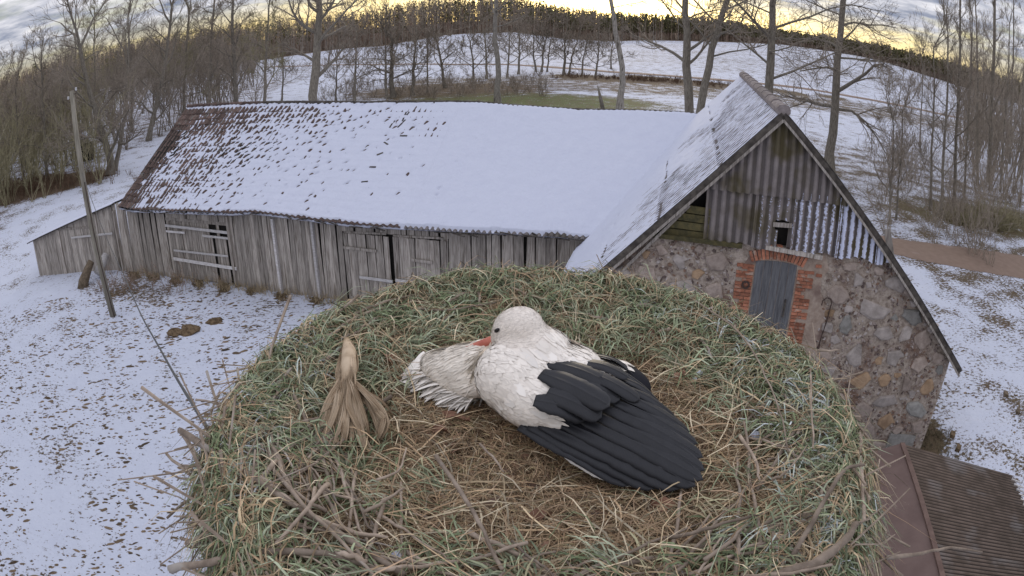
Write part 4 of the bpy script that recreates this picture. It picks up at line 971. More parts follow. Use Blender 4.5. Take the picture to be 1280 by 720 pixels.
g0, p = rise(1036, 215, (1040, 160), (1047, 90), (1052, 20), (1060, -60)); tree('bare_tree', g0, p, .40, 'massive straight trunk right of the gable peak', BIG, 20, nlimb=15, limb_len=6.5, limb_t=(.30, 1), kids=(7, 5, 4), lift=-.15)
# middle-distance row beyond the barn ridge
ROW = 'smaller bare trees in the row beyond the barn'
row = [(352, 128, 353, 70, .13, 21), (420, 126, 421, 78, .12, 22), (443, 127, 446, 45, .16, 23), (483, 123, 482, 60, .17, 24), (491, 122, 490, 48, .30, 25), (516, 119, 519, 55, .2, 26), (534, 116, 535, 50, .12, 27), (556, 110, 545, 48, .19, 28), (592, 105, 588, 52, .15, 29), (608, 99, 606, 45, .18, 30),
       (634, 97, 637, 45, .15, 31), (648, 93, 649, 42, .18, 32), (670, 90, 667, 45, .16, 33), (677, 90, 683, 45, .18, 34), (684, 90, 688, 50, .14, 35), (705, 93, 706, 48, .22, 36), (711, 93, 722, 50, .16, 37), (727, 95, 733, 55, .15, 38), (744, 97, 749, 55, .16, 39), (764, 86, 766, 52, .15, 40)]
words = ['first', 'second', 'third', 'fourth', 'fifth', 'sixth', 'seventh', 'eighth', 'ninth', 'tenth', 'eleventh', 'twelfth', 'thirteenth', 'fourteenth', 'fifteenth', 'sixteenth', 'seventeenth', 'eighteenth', 'nineteenth', 'twentieth']
for k, (a, b, c, d, r_, sd) in enumerate(row):
    g0, p = rise(a, b, ((a + c) / 2 + random.uniform(-2, 2), (b + d) / 2), (c, d))
    tree('row_tree', g0, p, r_ * 1.15, words[k] + ' from the left in the row of slim bare trees beyond the barn', ROW, sd, nlimb=10, limb_len=4.2, limb_t=(.3, 1), kids=(5, 4, 3), rmin=.02)
# right-hand grove
GRV = 'bare trees of the right-hand grove'
grv = [(1112, 280, 1116, 150, .09, 41, 'thin multi-branched young tree right of the gable by the road'), (1120, 275, 1128, 140, .07, 42, 'thin sapling beside the young tree right of the gable'), (1163, 262, 1167, 60, .10, 43, 'leftmost tall stem of the right-hand grove'), (1176, 268, 1185, 40, .12, 44, 'second tall stem from the left in the right-hand grove'),
       (1192, 262, 1200, 0, .15, 45, 'third tall stem from the left in the right-hand grove'), (1205, 250, 1215, 20, .10, 46, 'slanting thin stem in the middle of the right-hand grove'), (1236, 228, 1243, -40, .27, 47, 'thick trunk at the heart of the right-hand grove'), (1222, 232, 1218, -20, .13, 48, 'stem just left of the thick grove trunk'),
       (1262, 205, 1266, -30, .15, 49, 'stem right of the thick grove trunk, farther back'), (1275, 215, 1282, -30, .17, 50, 'rightmost stem of the grove at the picture edge'), (1250, 240, 1262, 30, .10, 51, 'thin stem low in front of the thick grove trunk'), (1150, 190, 1152, 70, .10, 52, 'slim tree behind the left side of the right-hand grove'), (1210, 175, 1212, 10, .16, 54, 'tall tree far behind the middle of the right-hand grove')]
for (a, b, c, d, r_, sd, lab) in grv:
    g0, p = rise(a, b, ((a * 2 + c) / 3, (b * 2 + d) / 3), ((a + 2 * c) / 3 + 2, (b + 2 * d) / 3), (c, d))
    tree('grove_tree', g0, p, r_, lab, GRV, sd, nlimb=12, limb_len=(2.2 if d > 100 else 3.2), limb_t=(.15, 1), kids=(6, 5, 3), rmin=.009, spread=.55, lift=.7)
# left wood: single trees in front
LW = 'bare trees at the edge of the left wood'
lw_ = [(60, 228, 52, 90, .20, 61, 'foremost tree of the left wood above the brown grass'), (78, 215, 76, 110, .14, 62, 'second tree at the edge of the left wood'), (96, 205, 93, 120, .12, 63, 'small tree just left of the utility pole top'), (30, 225, 20, 110, .16, 64, 'tree at the far left corner of the wood'), (10, 215, -5, 100, .18, 65, 'leftmost tree cut by the picture edge'),
       (230, 150, 236, 20, .28, 66, 'tall spreading tree behind the left end of the barn ridge'), (262, 148, 268, 0, .26, 67, 'tall tree behind the barn ridge, next right of the spreading one'), (295, 146, 290, -20, .30, 68, 'largest crown breaking the skyline behind the barn ridge'), (330, 140, 336, 10, .22, 69, 'tree behind the barn ridge left of the thick trunk'), (165, 165, 160, 20, .22, 70, 'tree behind the forked trunk near the hut'), (90, 160, 95, 10, .22, 71, 'tall crown on the left skyline above the pole'), (120, 170, 118, 25, .2, 72, 'crown on the left skyline right of the pole')]
for (a, b, c, d, r_, sd, lab) in lw_:
    g0, p = rise(a, b, ((a + c) / 2 + random.uniform(-3, 3), (b + d) / 2), (c, d))
    tree('wood_tree', g0, p, r_, lab, LW, sd, nlimb=15, limb_len=4.6 if b < 200 else 3.2, limb_t=(.2, 1), kids=(6, 5, 4), rmin=.016, twig=M_TWIGO if sd % 3 == 0 else M_TWIG)

# broken stump by the pale tree
g0, p = rise(754, 138, (750, 120), (747, 107)); o = MB().tube(p, [.22, .16, .05], 8).build('broken_stump', M_BARK, smooth=True); o.location = g0; tag(o, 'broken tree stump left of the pale barked tree', 'stump')

# thickets and the woodland mass: uncountable brush, one object each
def brush(name, spots, hmin, hmax, stems, mat, label, cat, seed, rmin=.012, levels=1, spread=.5):
    N = np.random.default_rng(seed); xy = np.array(spots, float); z = gh(xy[:, 0], xy[:, 1]); h = np.repeat(N.uniform(hmin, hmax, len(xy)), stems)
    S = np.repeat(np.column_stack([xy, z - .05]), stems, 0); m = len(S); S[:, :2] += N.normal(0, .15, (m, 2))
    D = nrmz(np.column_stack([N.normal(0, spread, (m, 2)), np.ones(m)])); L = h * N.uniform(.5, 1, m); R = np.maximum(rmin * 1.6, h * .006)
    Q, RR = limbs(N, S, D, L, R, 5, 0.0, .14, rmin * .6); parts = [tubes_np(Q, RR, 3)]
    for lv in range(levels):
        S, D, L, R = offshoots(N, Q, RR, L, 4 if lv == 0 else 3, .3, .9, .15, .2, .25, .5, rmin * (.8 if lv else 1)); Q, RR = limbs(N, S, D, L, R, 3, .05, .2, rmin * .5); parts.append(tubes_np(Q, RR, 3))
    V, F = join(parts); return tag(npmesh(name, V, F, mat), label, cat, kind='stuff')
N = np.random.default_rng(5)
def scatter(n, f): return [f() for _ in range(n)]
def polar(a0, a1, r0, r1):
    a = math.radians(N.uniform(a0, a1)); r = math.sqrt(N.uniform(r0 ** 2, r1 ** 2)); return (r * math.sin(a), r * math.cos(a))
brush('bare_woodland', scatter(1000, lambda: polar(-64, -22, 70, 260)), 7, 15, 4, M_TWIG, 'brown leafless woodland covering the left slope', 'woodland', 1, .03, 2, .16)
brush('bare_woodland', scatter(260, lambda: polar(-62, -37, 54, 95)), 4, 10, 5, M_TWIGO, 'olive brown brush wood at the edge of the snow, far left', 'woodland', 2, .02, 2, .25)
brush('dry_reed', scatter(420, lambda: (-46 + N.normal(0, 5.5), 45.2 + N.normal(0, 1.4))), .6, 1.5, 5, mottled('dry_reed', (.12, .075, .05), (.22, .15, .10), 3, rough=.95, bump=0, vary=0), 'strip of brown dry grass below the left wood', 'grass', 3, .015, 1, .3)
brush('thicket', scatter(85, lambda: polar(32.5, 47, 34, 62)), 1.2, 5.0, 5, M_TWIG, 'tangled leafless thicket of the right-hand grove', 'thicket', 4, .011, 2, .35)
brush('thicket', scatter(90, lambda: polar(40, 50, 55, 120)), 8, 15, 4, M_TWIG, 'dense tall brush behind the right-hand grove', 'thicket', 14, .025, 2, .14)
brush('thicket', scatter(26, lambda: (30.5 + N.normal(0, 2.4), 31.3 + N.normal(0, .8))), .8, 2.0, 22, M_TWIGO, 'low olive bush bank along the right side of the road', 'bush', 6, .010, 2, .7)
brush('undergrowth', scatter(120, lambda: (N.uniform(-24, 4), N.uniform(76, 96))), .8, 3.2, 5, M_TWIG, 'sparse brush under the tree row beyond the barn', 'brush', 7, .016, 2, .4)
brush('undergrowth', scatter(170, lambda: (22 + N.normal(0, 9), 106 + N.normal(0, 1.8))), .4, 1.3, 7, mottled('bank_brush', (.10, .06, .04), (.18, .115, .075), 3, rough=.95, bump=0, vary=0), 'brown brush on the bank beside the field track', 'brush', 8, .02, 1, .6)
brush('dry_weeds', [tuple((U2 * N.uniform(-22, -1) + P2 * (17.82 + N.normal(0, .12)))[:2]) for _ in range(230)], .12, .45, 6, mottled('dry_weed', (.30, .23, .14), (.46, .37, .24), 3, rough=.95, bump=0, vary=0), 'dry tan grass along the foot of the barn wall', 'grass', 9, .006, 1, .35)
brush('dry_weeds', scatter(34, lambda: (-15.0 + N.normal(0, 1.4), 21.0 + N.normal(0, .3))), .4, 1.2, 3, mottled('red_weed', (.22, .15, .11), (.36, .27, .20), 3, rough=.95, bump=0, vary=0), 'reddish dry weeds growing against the barn near the pole', 'weeds', 10, .006, 2, .35)
brush('dry_weeds', scatter(160, lambda: (9.9 + N.normal(0, .7), 11.3 + N.normal(0, .5))), .12, .4, 8, mottled('tuft', (.10, .085, .05), (.19, .16, .10), 3, rough=.95, bump=0, vary=0), 'dry grass tuft at the right corner of the stone gable', 'grass', 12, .005, 1, .6)
tsp = [q for q in scatter(6500, lambda: polar(-62, -5, 5, 30)) + scatter(2200, lambda: polar(36, 62, 11, 30)) if not (q[0] * P2[0] + q[1] * P2[1] > 17.2 and q[0] * U2[0] + q[1] * U2[1] > -23) and not (0 < q[0] < 10.4)]
tsp = [q for q, v_ in zip(tsp, vnoise(np.array(tsp)[:, 0] * .5, np.array(tsp)[:, 1] * .5, 55.)) if v_ > .5]
brush('grass_tufts', tsp, .03, .12, 6, mottled('snow_grass', (.13, .11, .06), (.25, .21, .12), 3, rough=.95, bump=0, vary=0), 'short dead grass poking through the snow around the yard', 'grass', 17, .0035, 0, .7)
# far forest: rows of pines and birches
Nf = np.random.default_rng(31)
top_az = [-52, -38, -30, -24, -19, -14, -8, 0, 6, 10, 16, 22, 26, 30, 34, 38, 50]; top_h = [27, 25, 24, 23, 22, 22, 25, 22, 18, 16.5, 15.5, 9.5, 8.5, 9.0, 11, 13, 15]
K = 7000; a = Nf.uniform(-54, 50, K); r = FAR_D + 4 + np.abs(Nf.normal(0, 30, K)); x, y = r * np.sin(np.radians(a)), r * np.cos(np.radians(a)); z = gh(x, y)
h = np.interp(a, top_az, top_h) * Nf.uniform(.74, 1.04, K) * (.92 + .16 * vnoise(a * .8, a * 0, 61.)); pine = Nf.random(K) < np.interp(a, [-50, -5, 4, 30, 50], [.15, .30, .75, .8, .7]); birch = (~pine) & (Nf.random(K) < .35)
base_ = np.stack([x, y, z - 1], 1); P = np.stack([base_, base_ + np.stack([0 * h, 0 * h, h * .95], 1)], 1); P[:, 1, :2] += Nf.normal(0, .3, (K, 2))
Vt, Ft = tubes_np(P, np.stack([np.full(K, .17), np.full(K, .06)], 1), 3)
Ct = np.repeat(np.where(birch[:, None], np.array([[.50, .46, .42]]), np.array([[.32, .235, .185]])) * Nf.uniform(.7, 1.2, (K, 1)), 6, 0)
parts = [(Vt, Ft)]; cols = [Ct]
for kind, nq in ((True, 30), (False, 34)):
    I = np.repeat(np.nonzero(pine == kind)[0], nq); M_n = len(I)
    f = Nf.uniform(.35 if kind else .12, 1.0, M_n); rc = (1.9 if kind else 2.2) * np.maximum(1.08 - f, .05) ** .6; an = Nf.uniform(0, 6.28, M_n); q = rc * np.sqrt(Nf.random(M_n))
    c = np.stack([x[I] + q * np.cos(an), y[I] + q * np.sin(an), z[I] + h[I] * f], 1)
    if kind: e1 = nrmz(Nf.normal(0, 1, (M_n, 3))) * Nf.uniform(.35, .8, (M_n, 1)); e2 = nrmz(Nf.normal(0, 1, (M_n, 3))) * Nf.uniform(.35, .8, (M_n, 1))
    else: e1 = np.column_stack([Nf.normal(0, .35, (M_n, 2)), np.ones(M_n)]) * Nf.uniform(.5, 1.1, (M_n, 1)); e2 = nrmz(Nf.normal(0, 1, (M_n, 3))) * Nf.uniform(.07, .14, (M_n, 1))
    Vq = np.stack([c - e1, c + e2, c + e1, c - e2], 1).reshape(-1, 3); parts.append((Vq, np.arange(M_n * 4).reshape(-1, 4)))
    c0 = np.array([.12, .112, .055]) if kind else np.array([.32, .235, .18]); cols.append(np.repeat(c0 * Nf.uniform(.65, 1.5, (M_n, 1)), 4, 0))
Vf, Ff = join(parts)
tag(npmesh('far_forest', Vf, Ff, coloured('far_forest', .95), colors=np.concatenate(cols)), 'distant forest edge of pines and birches along the horizon', 'forest', kind='stuff')
# clods and leaves in the near snow
Nc = np.random.default_rng(41); K = 19000
a = np.radians(np.where(Nc.random(K) < .74, Nc.uniform(-62, -6, K), Nc.uniform(36, 64, K))); r = np.sqrt(Nc.uniform(4.5 ** 2, 28 ** 2, K))
x, y = r * np.sin(a), r * np.cos(a); dd = x * P2[0] + y * P2[1]; s_ = x * U2[0] + y * U2[1]
near = sstep(x - .55 * y, -14, -3)                     # the trodden snow before the barn is cleaner
ok = ~((dd > 17.4) & (s_ > -23)) & ~((a > 0) & (x < 10.3)) & (vnoise(x * .6, y * .6, 51.) * .7 + vnoise(x * 2.2, y * 2.2, 52.) * .3 > .46 + .16 * near - .03 * (a > 0)) 
x, y = x[ok], y[ok]; K = len(x); z = gh(x, y); n = 6
rr_ = .009 + .017 * np.abs(Nc.normal(0, 1, K)) * (.5 + Nc.random(K)); rot = Nc.uniform(-.2, .9, K); el = Nc.uniform(1.4, 3.6, K); c0 = np.array([.125, .09, .058]) * Nc.uniform(.45, 1.8, (K, 1))
t_ = 6.283 * np.arange(n) / n; rings = []
for k_, hh in ((1, -.15), (.6, .45)):
    q = Nc.uniform(.65, 1.25, (K, n)) * rr_[:, None] * k_; px_, py_ = np.cos(t_) * q * el[:, None], np.sin(t_) * q; c_, sn_ = np.cos(rot)[:, None], np.sin(rot)[:, None]
    rings.append(np.stack([x[:, None] + c_ * px_ - sn_ * py_, y[:, None] + sn_ * px_ + c_ * py_, np.broadcast_to((z + hh * rr_)[:, None], (K, n))], -1))
V = np.stack(rings, 1).reshape(-1, 3); b0 = (np.arange(K) * 2 * n)[:, None]; i = np.arange(n)[None]; i2 = (i + 1) % n
F = np.concatenate([np.stack([b0 + i, b0 + i2, b0 + n + i2, b0 + n + i], -1).reshape(-1, 4), np.stack([b0[:, 0] + n + q for q in (0, 1, 2, 3)], 1), np.stack([b0[:, 0] + n + q for q in (3, 4, 5, 0)], 1)])
tag(npmesh('earth_clods', V, F, coloured('earth_clods', .95, 20), colors=np.repeat(c0, 2 * n, 0)), 'dark clods and leaf litter poking through the near snow', 'clods', kind='stuff')

# ------------------------------------------------------------------ the nest
NZ = 8.28; NC = np.array([0.055, 1.075]); NRX, NRY = .642, .690
def rho(x, y): return np.hypot((x - NC[0]) / NRX, (y - NC[1]) / NRY)
def nz(x, y):
    r = rho(np.asarray(x, float), np.asarray(y, float))
    p = np.interp(r, [0, .3, .5, .65, .8, .92, .98, 1.03, 1.08, 1.12], [-.035, -.03, -.012, .0, .010, .010, -.012, -.075, -.22, -.5])
    return NZ + p + .022 * (vnoise(np.asarray(x) * 9 + 3, np.asarray(y) * 9, 71., 2) - .5) * sstep(r, .2, .5)
nest = empty('stork_nest', (NC[0], NC[1], NZ - .75)); tag(nest, 'large round stork nest of sticks, straw and grass in the foreground', 'nest'); nl = np.array(nest.location)
rr_ = np.concatenate([np.linspace(0, .9, 46), np.linspace(.92, 1.12, 16)]); an = np.linspace(0, 2 * math.pi, 160, endpoint=False)
Rn, An = np.meshgrid(rr_, an, indexing='ij'); wob = 1 + .07 * (vnoise(np.cos(An) * 3 + 9, np.sin(An) * 3 + 9, 73., 2) - .5) * sstep(Rn, .5, 1)
Xn, Yn = NC[0] + NRX * Rn * wob * np.cos(An), NC[1] + NRY * Rn * wob * np.sin(An); Zn = nz(Xn, Yn) - .012 + .012 * (vnoise(Xn * 40, Yn * 40, 74., 2) - .5)
# the stick sides narrow to the platform
lowR = [(1.11, -.62), (1.02, -.75), (0.0, -.75)]
Vn = [np.stack([Xn, Yn, Zn], -1).reshape(-1, 3)]; nr = len(rr_)
for k_, dz in lowR:
    Vn.append(np.stack([NC[0] + NRX * k_ * np.cos(an), NC[1] + NRY * k_ * np.sin(an), np.full(160, NZ + dz)], 1)); nr += 1
Fn = []
i, j = np.meshgrid(np.arange(nr - 1), np.arange(160), indexing='ij'); a_ = (i * 160 + j).ravel(); b_ = (i * 160 + (j + 1) % 160).ravel(); Fn = np.stack([a_, a_ + 160, b_ + 160, b_], 1)
M_MOUND = mottled('nest_litter', (0.045, 0.031, 0.02), (0.13, 0.092, 0.055), 24, rough=.95, bump=.8, vary=0, c=(.12, .10, .06), cs=.5, dist=.02)
npmesh('mound', np.concatenate(Vn) - nl, Fn, M_MOUND, nest, smooth=True)
M_STRAND = coloured('straw_and_grass', .75, 0, .25)
Nn = np.random.default_rng(81)
def disc(n, r0, r1):
    r = np.sqrt(Nn.uniform(r0 ** 2, r1 ** 2, n)); a = Nn.uniform(0, 2 * math.pi, n); return NC[0] + NRX * r * np.cos(a), NC[1] + NRY * r * np.sin(a), r, a
def greenness(x, y):
    """where fresh grass lies: the rim and the far and right side; the cup is dry litter"""
    r = rho(x, y); cup = np.hypot((x - .10) / .40, (y - 1.02) / .36)
    g = sstep(cup, .75, 1.25) * (.35 + .9 * vnoise(x * 5, y * 5, 77., 2)) + .55 * sstep(vnoise(x * 7 + 2, y * 7, 78., 2), .55, .75) * sstep(cup, .5, .9)
    return np.clip(g, 0, 1) * (1 - .62 * (1 - sstep(y, .72, 1.0)) ) * (1 - .35 * sstep(-x, .2, .5) * (1 - sstep(y, 1.0, 1.3)))
def strands(name, n, r0, r1, L, W, arch, cols, lay, tilt, keep=None, curl=.35, k=4, radial=0.0):
    x, y, r, a = disc(n, r0, r1)
    if keep is not None: m_ = Nn.random(n) < keep(x, y); x, y, r, a = x[m_], y[m_], r[m_], a[m_]
    n = len(x); th = Nn.uniform(0, 2 * math.pi, n); th = np.where(Nn.random(n) < radial, a + Nn.normal(0, .7, n), th); D = np.stack([np.cos(th), np.sin(th), np.zeros(n)], 1); S = np.stack([-np.sin(th), np.cos(th), np.zeros(n)], 1)
    Ls = Nn.uniform(*L, n); ws = Nn.uniform(*W, n); cu = Nn.normal(0, curl, n); ar = Nn.uniform(*arch, n); t_ = np.linspace(0, 1, k)
    xy = np.stack([x, y], 1)[:, None, :] + (D[:, None, :2] * t_[None, :, None] + S[:, None, :2] * (cu[:, None] * (t_ ** 2)[None])[..., None]) * Ls[:, None, None]
    z = nz(xy[..., 0], xy[..., 1]); z = np.maximum(z, nz(x, y)[:, None] - Ls[:, None] * .8 * t_[None]) + Nn.uniform(*lay, n)[:, None] + (ar[:, None] * np.sin(t_ * math.pi * .8)[None]) + (Nn.normal(0, tilt, n)[:, None] * t_[None]).clip(-.01, 1) * Ls[:, None]
    P = np.concatenate([xy, z[..., None]], -1)
    wp = np.array([.8, 1, .8, .12]) if k == 4 else np.interp(t_, [0, .3, .7, 1], [.7, 1, .8, .1])
    Wd = ws[:, None] * wp[None]; roll = Nn.uniform(-.9, .9, n); S3 = S * np.cos(roll)[:, None] + np.array([0, 0, 1.]) * np.sin(roll)[:, None]
    C = np.array(cols)[Nn.integers(0, len(cols), n)] * Nn.uniform(.42, 1.5, (n, 1))
    return P - nl, Wd, S3, C
def put(name, *a): P, Wd, S, C = a; return tag(ribbons(name, P, Wd, S, C, M_STRAND, nest), kind='stuff')
STRAW = [(.50, .385, .24), (.41, .29, .175), (.31, .21, .125), (.60, .50, .345), (.22, .15, .09), (.45, .31, .20)]
GRASS = [(.19, .23, .12), (.27, .31, .19), (.15, .18, .09), (.36, .39, .27), (.25, .265, .165), (.36, .33, .20)]
FROST = [(.48, .52, .47), (.40, .45, .38), (.60, .63, .62)]
put('straw', *strands('straw', 20000, 0, 1.02, (.03, .09), (.0004, .0009), (0, .012), STRAW, (-.004, .012), .10, curl=.55))
put('matted_litter', *strands('m', 34000, 0, .80, (.012, .05), (.0004, .0010), (0, .006), [(.42, .28, .16), (.32, .205, .118), (.23, .145, .085), (.52, .38, .23), (.37, .30, .16)], (.0, .012), .06, curl=.7))
put('coarse_straw', *strands('s', 1300, .3, 1.0, (.06, .17), (.0008, .0018), (0, .02), STRAW[:4] + [(.46, .39, .28)], (.004, .02), .12, curl=.35))
x, y, r, a = disc(2600, .3, 1.03); m_ = Nn.random(2600) < greenness(x, y) * .62; x, y = x[m_], y[m_]
def tufts(x, y, nb, L, W, cols, lift=.022):
    n = len(x); I = np.repeat(np.arange(n), nb); th0 = Nn.uniform(0, 2 * math.pi, n); th = th0[I] + Nn.normal(0, .45, len(I)); X0 = x[I] + Nn.normal(0, .012, len(I)); Y0 = y[I] + Nn.normal(0, .012, len(I))
    D = np.stack([np.cos(th), np.sin(th)], 1); S = np.stack([-np.sin(th), np.cos(th), np.zeros(len(I))], 1); Ls = Nn.uniform(*L, len(I)); t_ = np.linspace(0, 1, 5)
    xy = np.stack([X0, Y0], 1)[:, None, :] + (D[:, None, :] * t_[None, :, None] + S[:, None, :2] * (Nn.normal(0, .22, len(I))[:, None] * t_[None] ** 2)[..., None]) * Ls[:, None, None]
    z = np.maximum(nz(xy[..., 0], xy[..., 1]), nz(X0, Y0)[:, None] - (t_[None] ** 1.5) * Ls[:, None]) + (Nn.uniform(.2, 1.6, len(I)) * lift)[:, None] * np.sin(t_ * math.pi * .85)[None] + Nn.uniform(0, .012, len(I))[:, None]
    P = np.concatenate([xy, z[..., None]], -1); roll = Nn.uniform(-.7, .7, len(I)); S3 = S * np.cos(roll)[:, None] + np.array([0, 0, 1.]) * np.sin(roll)[:, None]
    Wd = Nn.uniform(*W, len(I))[:, None] * np.array([.75, 1, .95, .65, .06])[None]; C = np.array(cols)[Nn.integers(0, len(cols), n)][I] * Nn.uniform(.55, 1.45, (len(I), 1))
    return P - nl, Wd, S3, C
put('grass', *tufts(x, y, 13, (.04, .095), (.0009, .0020), GRASS))
fx, fy, _, fa = disc(900, .72, 1.03); m_ = (((fx > .35) & (fy < 1.55)) | (fx < -.42)) & (Nn.random(900) < .5); put('frosted_grass', *tufts(fx[m_], fy[m_], 9, (.05, .10), (.0009, .0019), FROST + FROST + GRASS[:2]))
bx, by, _, _ = disc(1500, .90, 1.04); put('rim_litter', *strands('r', 2600, .80, 1.05, (.05, .15), (.0005, .0014), (.0, .045), STRAW + GRASS, (.0, .035), .28, curl=.5, radial=.5))
put('rim_grass', *tufts(bx, by, 7, (.05, .10), (.0011, .0022), GRASS + STRAW[:2], .03))
put('top_straw', *strands('t', 2200, .45, 1.02, (.04, .12), (.0005, .0012), (.004, .03), STRAW + STRAW[:4] + GRASS[:2], (.012, .03), .12, curl=.5))
put('litter_flakes', *strands('f', 2600, 0, .98, (.008, .03), (.002, .006), (0, .004), [(.16, .09, .06), (.22, .13, .085), (.28, .20, .13), (.11, .07, .05)], (.0, .010), .2))

# sticks: the larger ones are single parts, the tangle in the flank is one part
M_STICK = mottled('stick_bark', (0.19, 0.145, 0.11), (0.38, 0.305, 0.24), 22, rough=.9, bump=.4, vary=.35, c=(.38, .34, .30), cs=.60, dist=.004)
def NP(px, py, h=0.0):
    p = at(px, py, NZ + h); return p
def stick(pts, r0, r1, name='twig', sides=7, parent=nest, bend=.0011):
    pts = np.array(pts, float); t0 = np.linspace(0, 1, len(pts)); tt = np.linspace(0, 1, max(6, 3 * len(pts))); P = np.stack([np.interp(tt, t0, pts[:, i]) for i in range(3)], 1)
    for _ in range(2): P[1:-1] = (P[:-2] + 2 * P[1:-1] + P[2:]) / 4
    P[1:-1] += Nn.normal(0, bend, (len(P) - 2, 3)); rs = np.linspace(r0, r1, len(P)) * Nn.uniform(.9, 1.12, len(P))
    return MB().tube(P - nl, rs, sides).build(name, M_STICK, parent, smooth=True)
BIGS = [([(225, 538, .0), (262, 562, .015), (310, 593, .03), (400, 650, .03), (505, 718, .02)], .008, .007), ([(300, 575, .02), (345, 612, .03), (380, 640, .03), (440, 668, .025), (485, 672, .02)], .0065, .004),
        ([(338, 548, .01), (352, 590, .03), (375, 622, .03), (408, 640, .02)], .006, .004), ([(940, 728, .03), (1000, 712, .04), (1022, 704, .045), (1055, 677, .04), (1070, 655, .03)], .011, .009), ([(985, 704, .03), (1017, 650, .05), (1047, 595, .05), (1062, 583, .045), (1080, 581, .04)], .0055, .004),
        ([(1108, 697, -.05), (1150, 692, -.06), (1172, 686, -.06), (1200, 685, -.065), (1228, 690, -.07)], .005, .0025), ([(1073, 540, .0), (1076, 590, .02), (1080, 650, .02)], .006, .005), ([(862, 372, .03), (910, 402, .05), (938, 430, .05), (960, 475, .05), (978, 520, .045), (985, 565, .03)], .0028, .0022),
        ([(372, 442, .0), (405, 425, .02), (440, 397, .02), (482, 384, .02)], .006, .004), ([(500, 386, .015), (560, 388, .025), (620, 378, .02)], .0035, .0025), ([(545, 570, .01), (575, 612, .03), (600, 655, .03), (628, 712, .02)], .0045, .004), ([(470, 600, .02), (500, 590, .03), (508, 560, .02)], .0028, .002),
        ([(455, 640, .02), (480, 628, .035), (505, 610, .03)], .0035, .003), ([(345, 590, .03), (375, 628, .045), (420, 668, .045), (470, 722, .04)], .0045, .003), ([(410, 605, .03), (385, 635, .05), (345, 680, .04)], .0045, .004), ([(835, 672, .01), (870, 665, .03), (925, 648, .03), (960, 640, .02)], .004, .003), ([(880, 700, .02), (920, 670, .03), (935, 655, .02)], .004, .0035),
        ([(1012, 440, .02), (1014, 500, .05), (1016, 560, .04)], .003, .0025), ([(1020, 438, -.05), (1050, 438, -.06)], .004, .003), ([(925, 545, .01), (945, 575, .03), (950, 600, .02)], .0045, .003), ([(600, 555, .0), (620, 575, .01), (630, 590, .01)], .003, .002), ([(330, 690, .02), (390, 690, .03), (440, 700, .03), (470, 712, .02)], .0075, .006),
        ([(430, 398, .02), (470, 380, .03), (520, 368, .02)], .004, .003), ([(930, 720, .03), (990, 716, .05), (1040, 706, .04)], .0035, .003), ([(965, 600, .02), (985, 590, .04), (1010, 555, .03)], .003, .002), ([(213, 712, -.03), (262, 703, -.02), (310, 690, .0)], .009, .007), ([(420, 690, .03), (445, 697, .04), (458, 703, .04)], .006, .006)]
for pts, r0, r1 in BIGS: stick([NP(a, b, c + (.018 if a > 260 and a < 1085 else 0)) for a, b, c in pts], r0 * .9, r1 * .7)
for pts, r0, r1 in [([(208, 567, -.12), (240, 595, -.05), (268, 625, .0), (320, 668, .01)], .0036, .003), ([(207, 590, -.12), (228, 598, -.1), (262, 602, -.03)], .003, .0025), ([(228, 545, -.1), (250, 580, -.06), (262, 612, -.02)], .0025, .002), ([(245, 500, -.08), (266, 502, -.05), (290, 510, -.02)], .003, .002), ([(283, 465, -.05), (312, 460, -.03), (330, 455, 0)], .003, .002),
                        ([(238, 685, -.12), (262, 675, -.08), (300, 660, -.02)], .003, .0025), ([(243, 600, -.08), (243, 640, -.1), (255, 660, -.08)], .0035, .003), ([(252, 560, -.05), (258, 610, -.08), (250, 640, -.1)], .003, .0025), ([(1080, 610, -.03), (1095, 600, -.08), (1100, 570, -.1)], .003, .002), ([(275, 490, -.05), (262, 520, -.08), (272, 545, -.03)], .003, .002)]:
    stick([NP(*q) for q in pts], r0, r1)
def rand_stick(side_only):
    for _ in range(50):
        a = Nn.uniform(0, 2 * math.pi); r = Nn.uniform(.90, 1.07) if side_only else math.sqrt(Nn.uniform(.35, 1.0))
        x, y = NC[0] + NRX * r * math.cos(a), NC[1] + NRY * r * math.sin(a)
        w_ = 1.0 if (x < -.15 and y < 1.0) or y < .72 or (x > .5 and y < 1.1) else .14
        if side_only or Nn.random() < w_: break
    th = a + math.pi / 2 + Nn.normal(0, .55); L = Nn.uniform(.12, .27 if (side_only and x > .2) else .42) if y < 1.25 else Nn.uniform(.08, .16); n = 4; pts = []
    for t_ in np.linspace(-.5, .5, n):
        px_, py_ = x + math.cos(th) * L * t_, y + math.sin(th) * L * t_
        z_ = max(float(nz(px_, py_)), float(nz(x, y)) - .10) + Nn.uniform(.012, .034) if not side_only else float(nz(x, y)) + Nn.uniform(-.02, .03)
        pts.append((px_, py_, z_))
    if side_only: dz = Nn.normal(0, .12); pts = [(p[0], p[1], p[2] + dz * L * (k - 1.5)) for k, p in enumerate(pts)]
    return pts
for k in range(235): stick(rand_stick(False), Nn.uniform(.0018, .0048), Nn.uniform(.0010, .0028), sides=6, bend=.002)
tg = MB(); 
for k in range(900):
    p = np.array(rand_stick(True)); p[:, 2] -= Nn.choice([0, 0, .08, .16, .3]) * Nn.random(); tg.tube(p - nl, np.linspace(Nn.uniform(.0016, .0042), .0012, 4), 5)
tag(tg.build('stick_tangle', M_STICK, nest), kind='stuff')
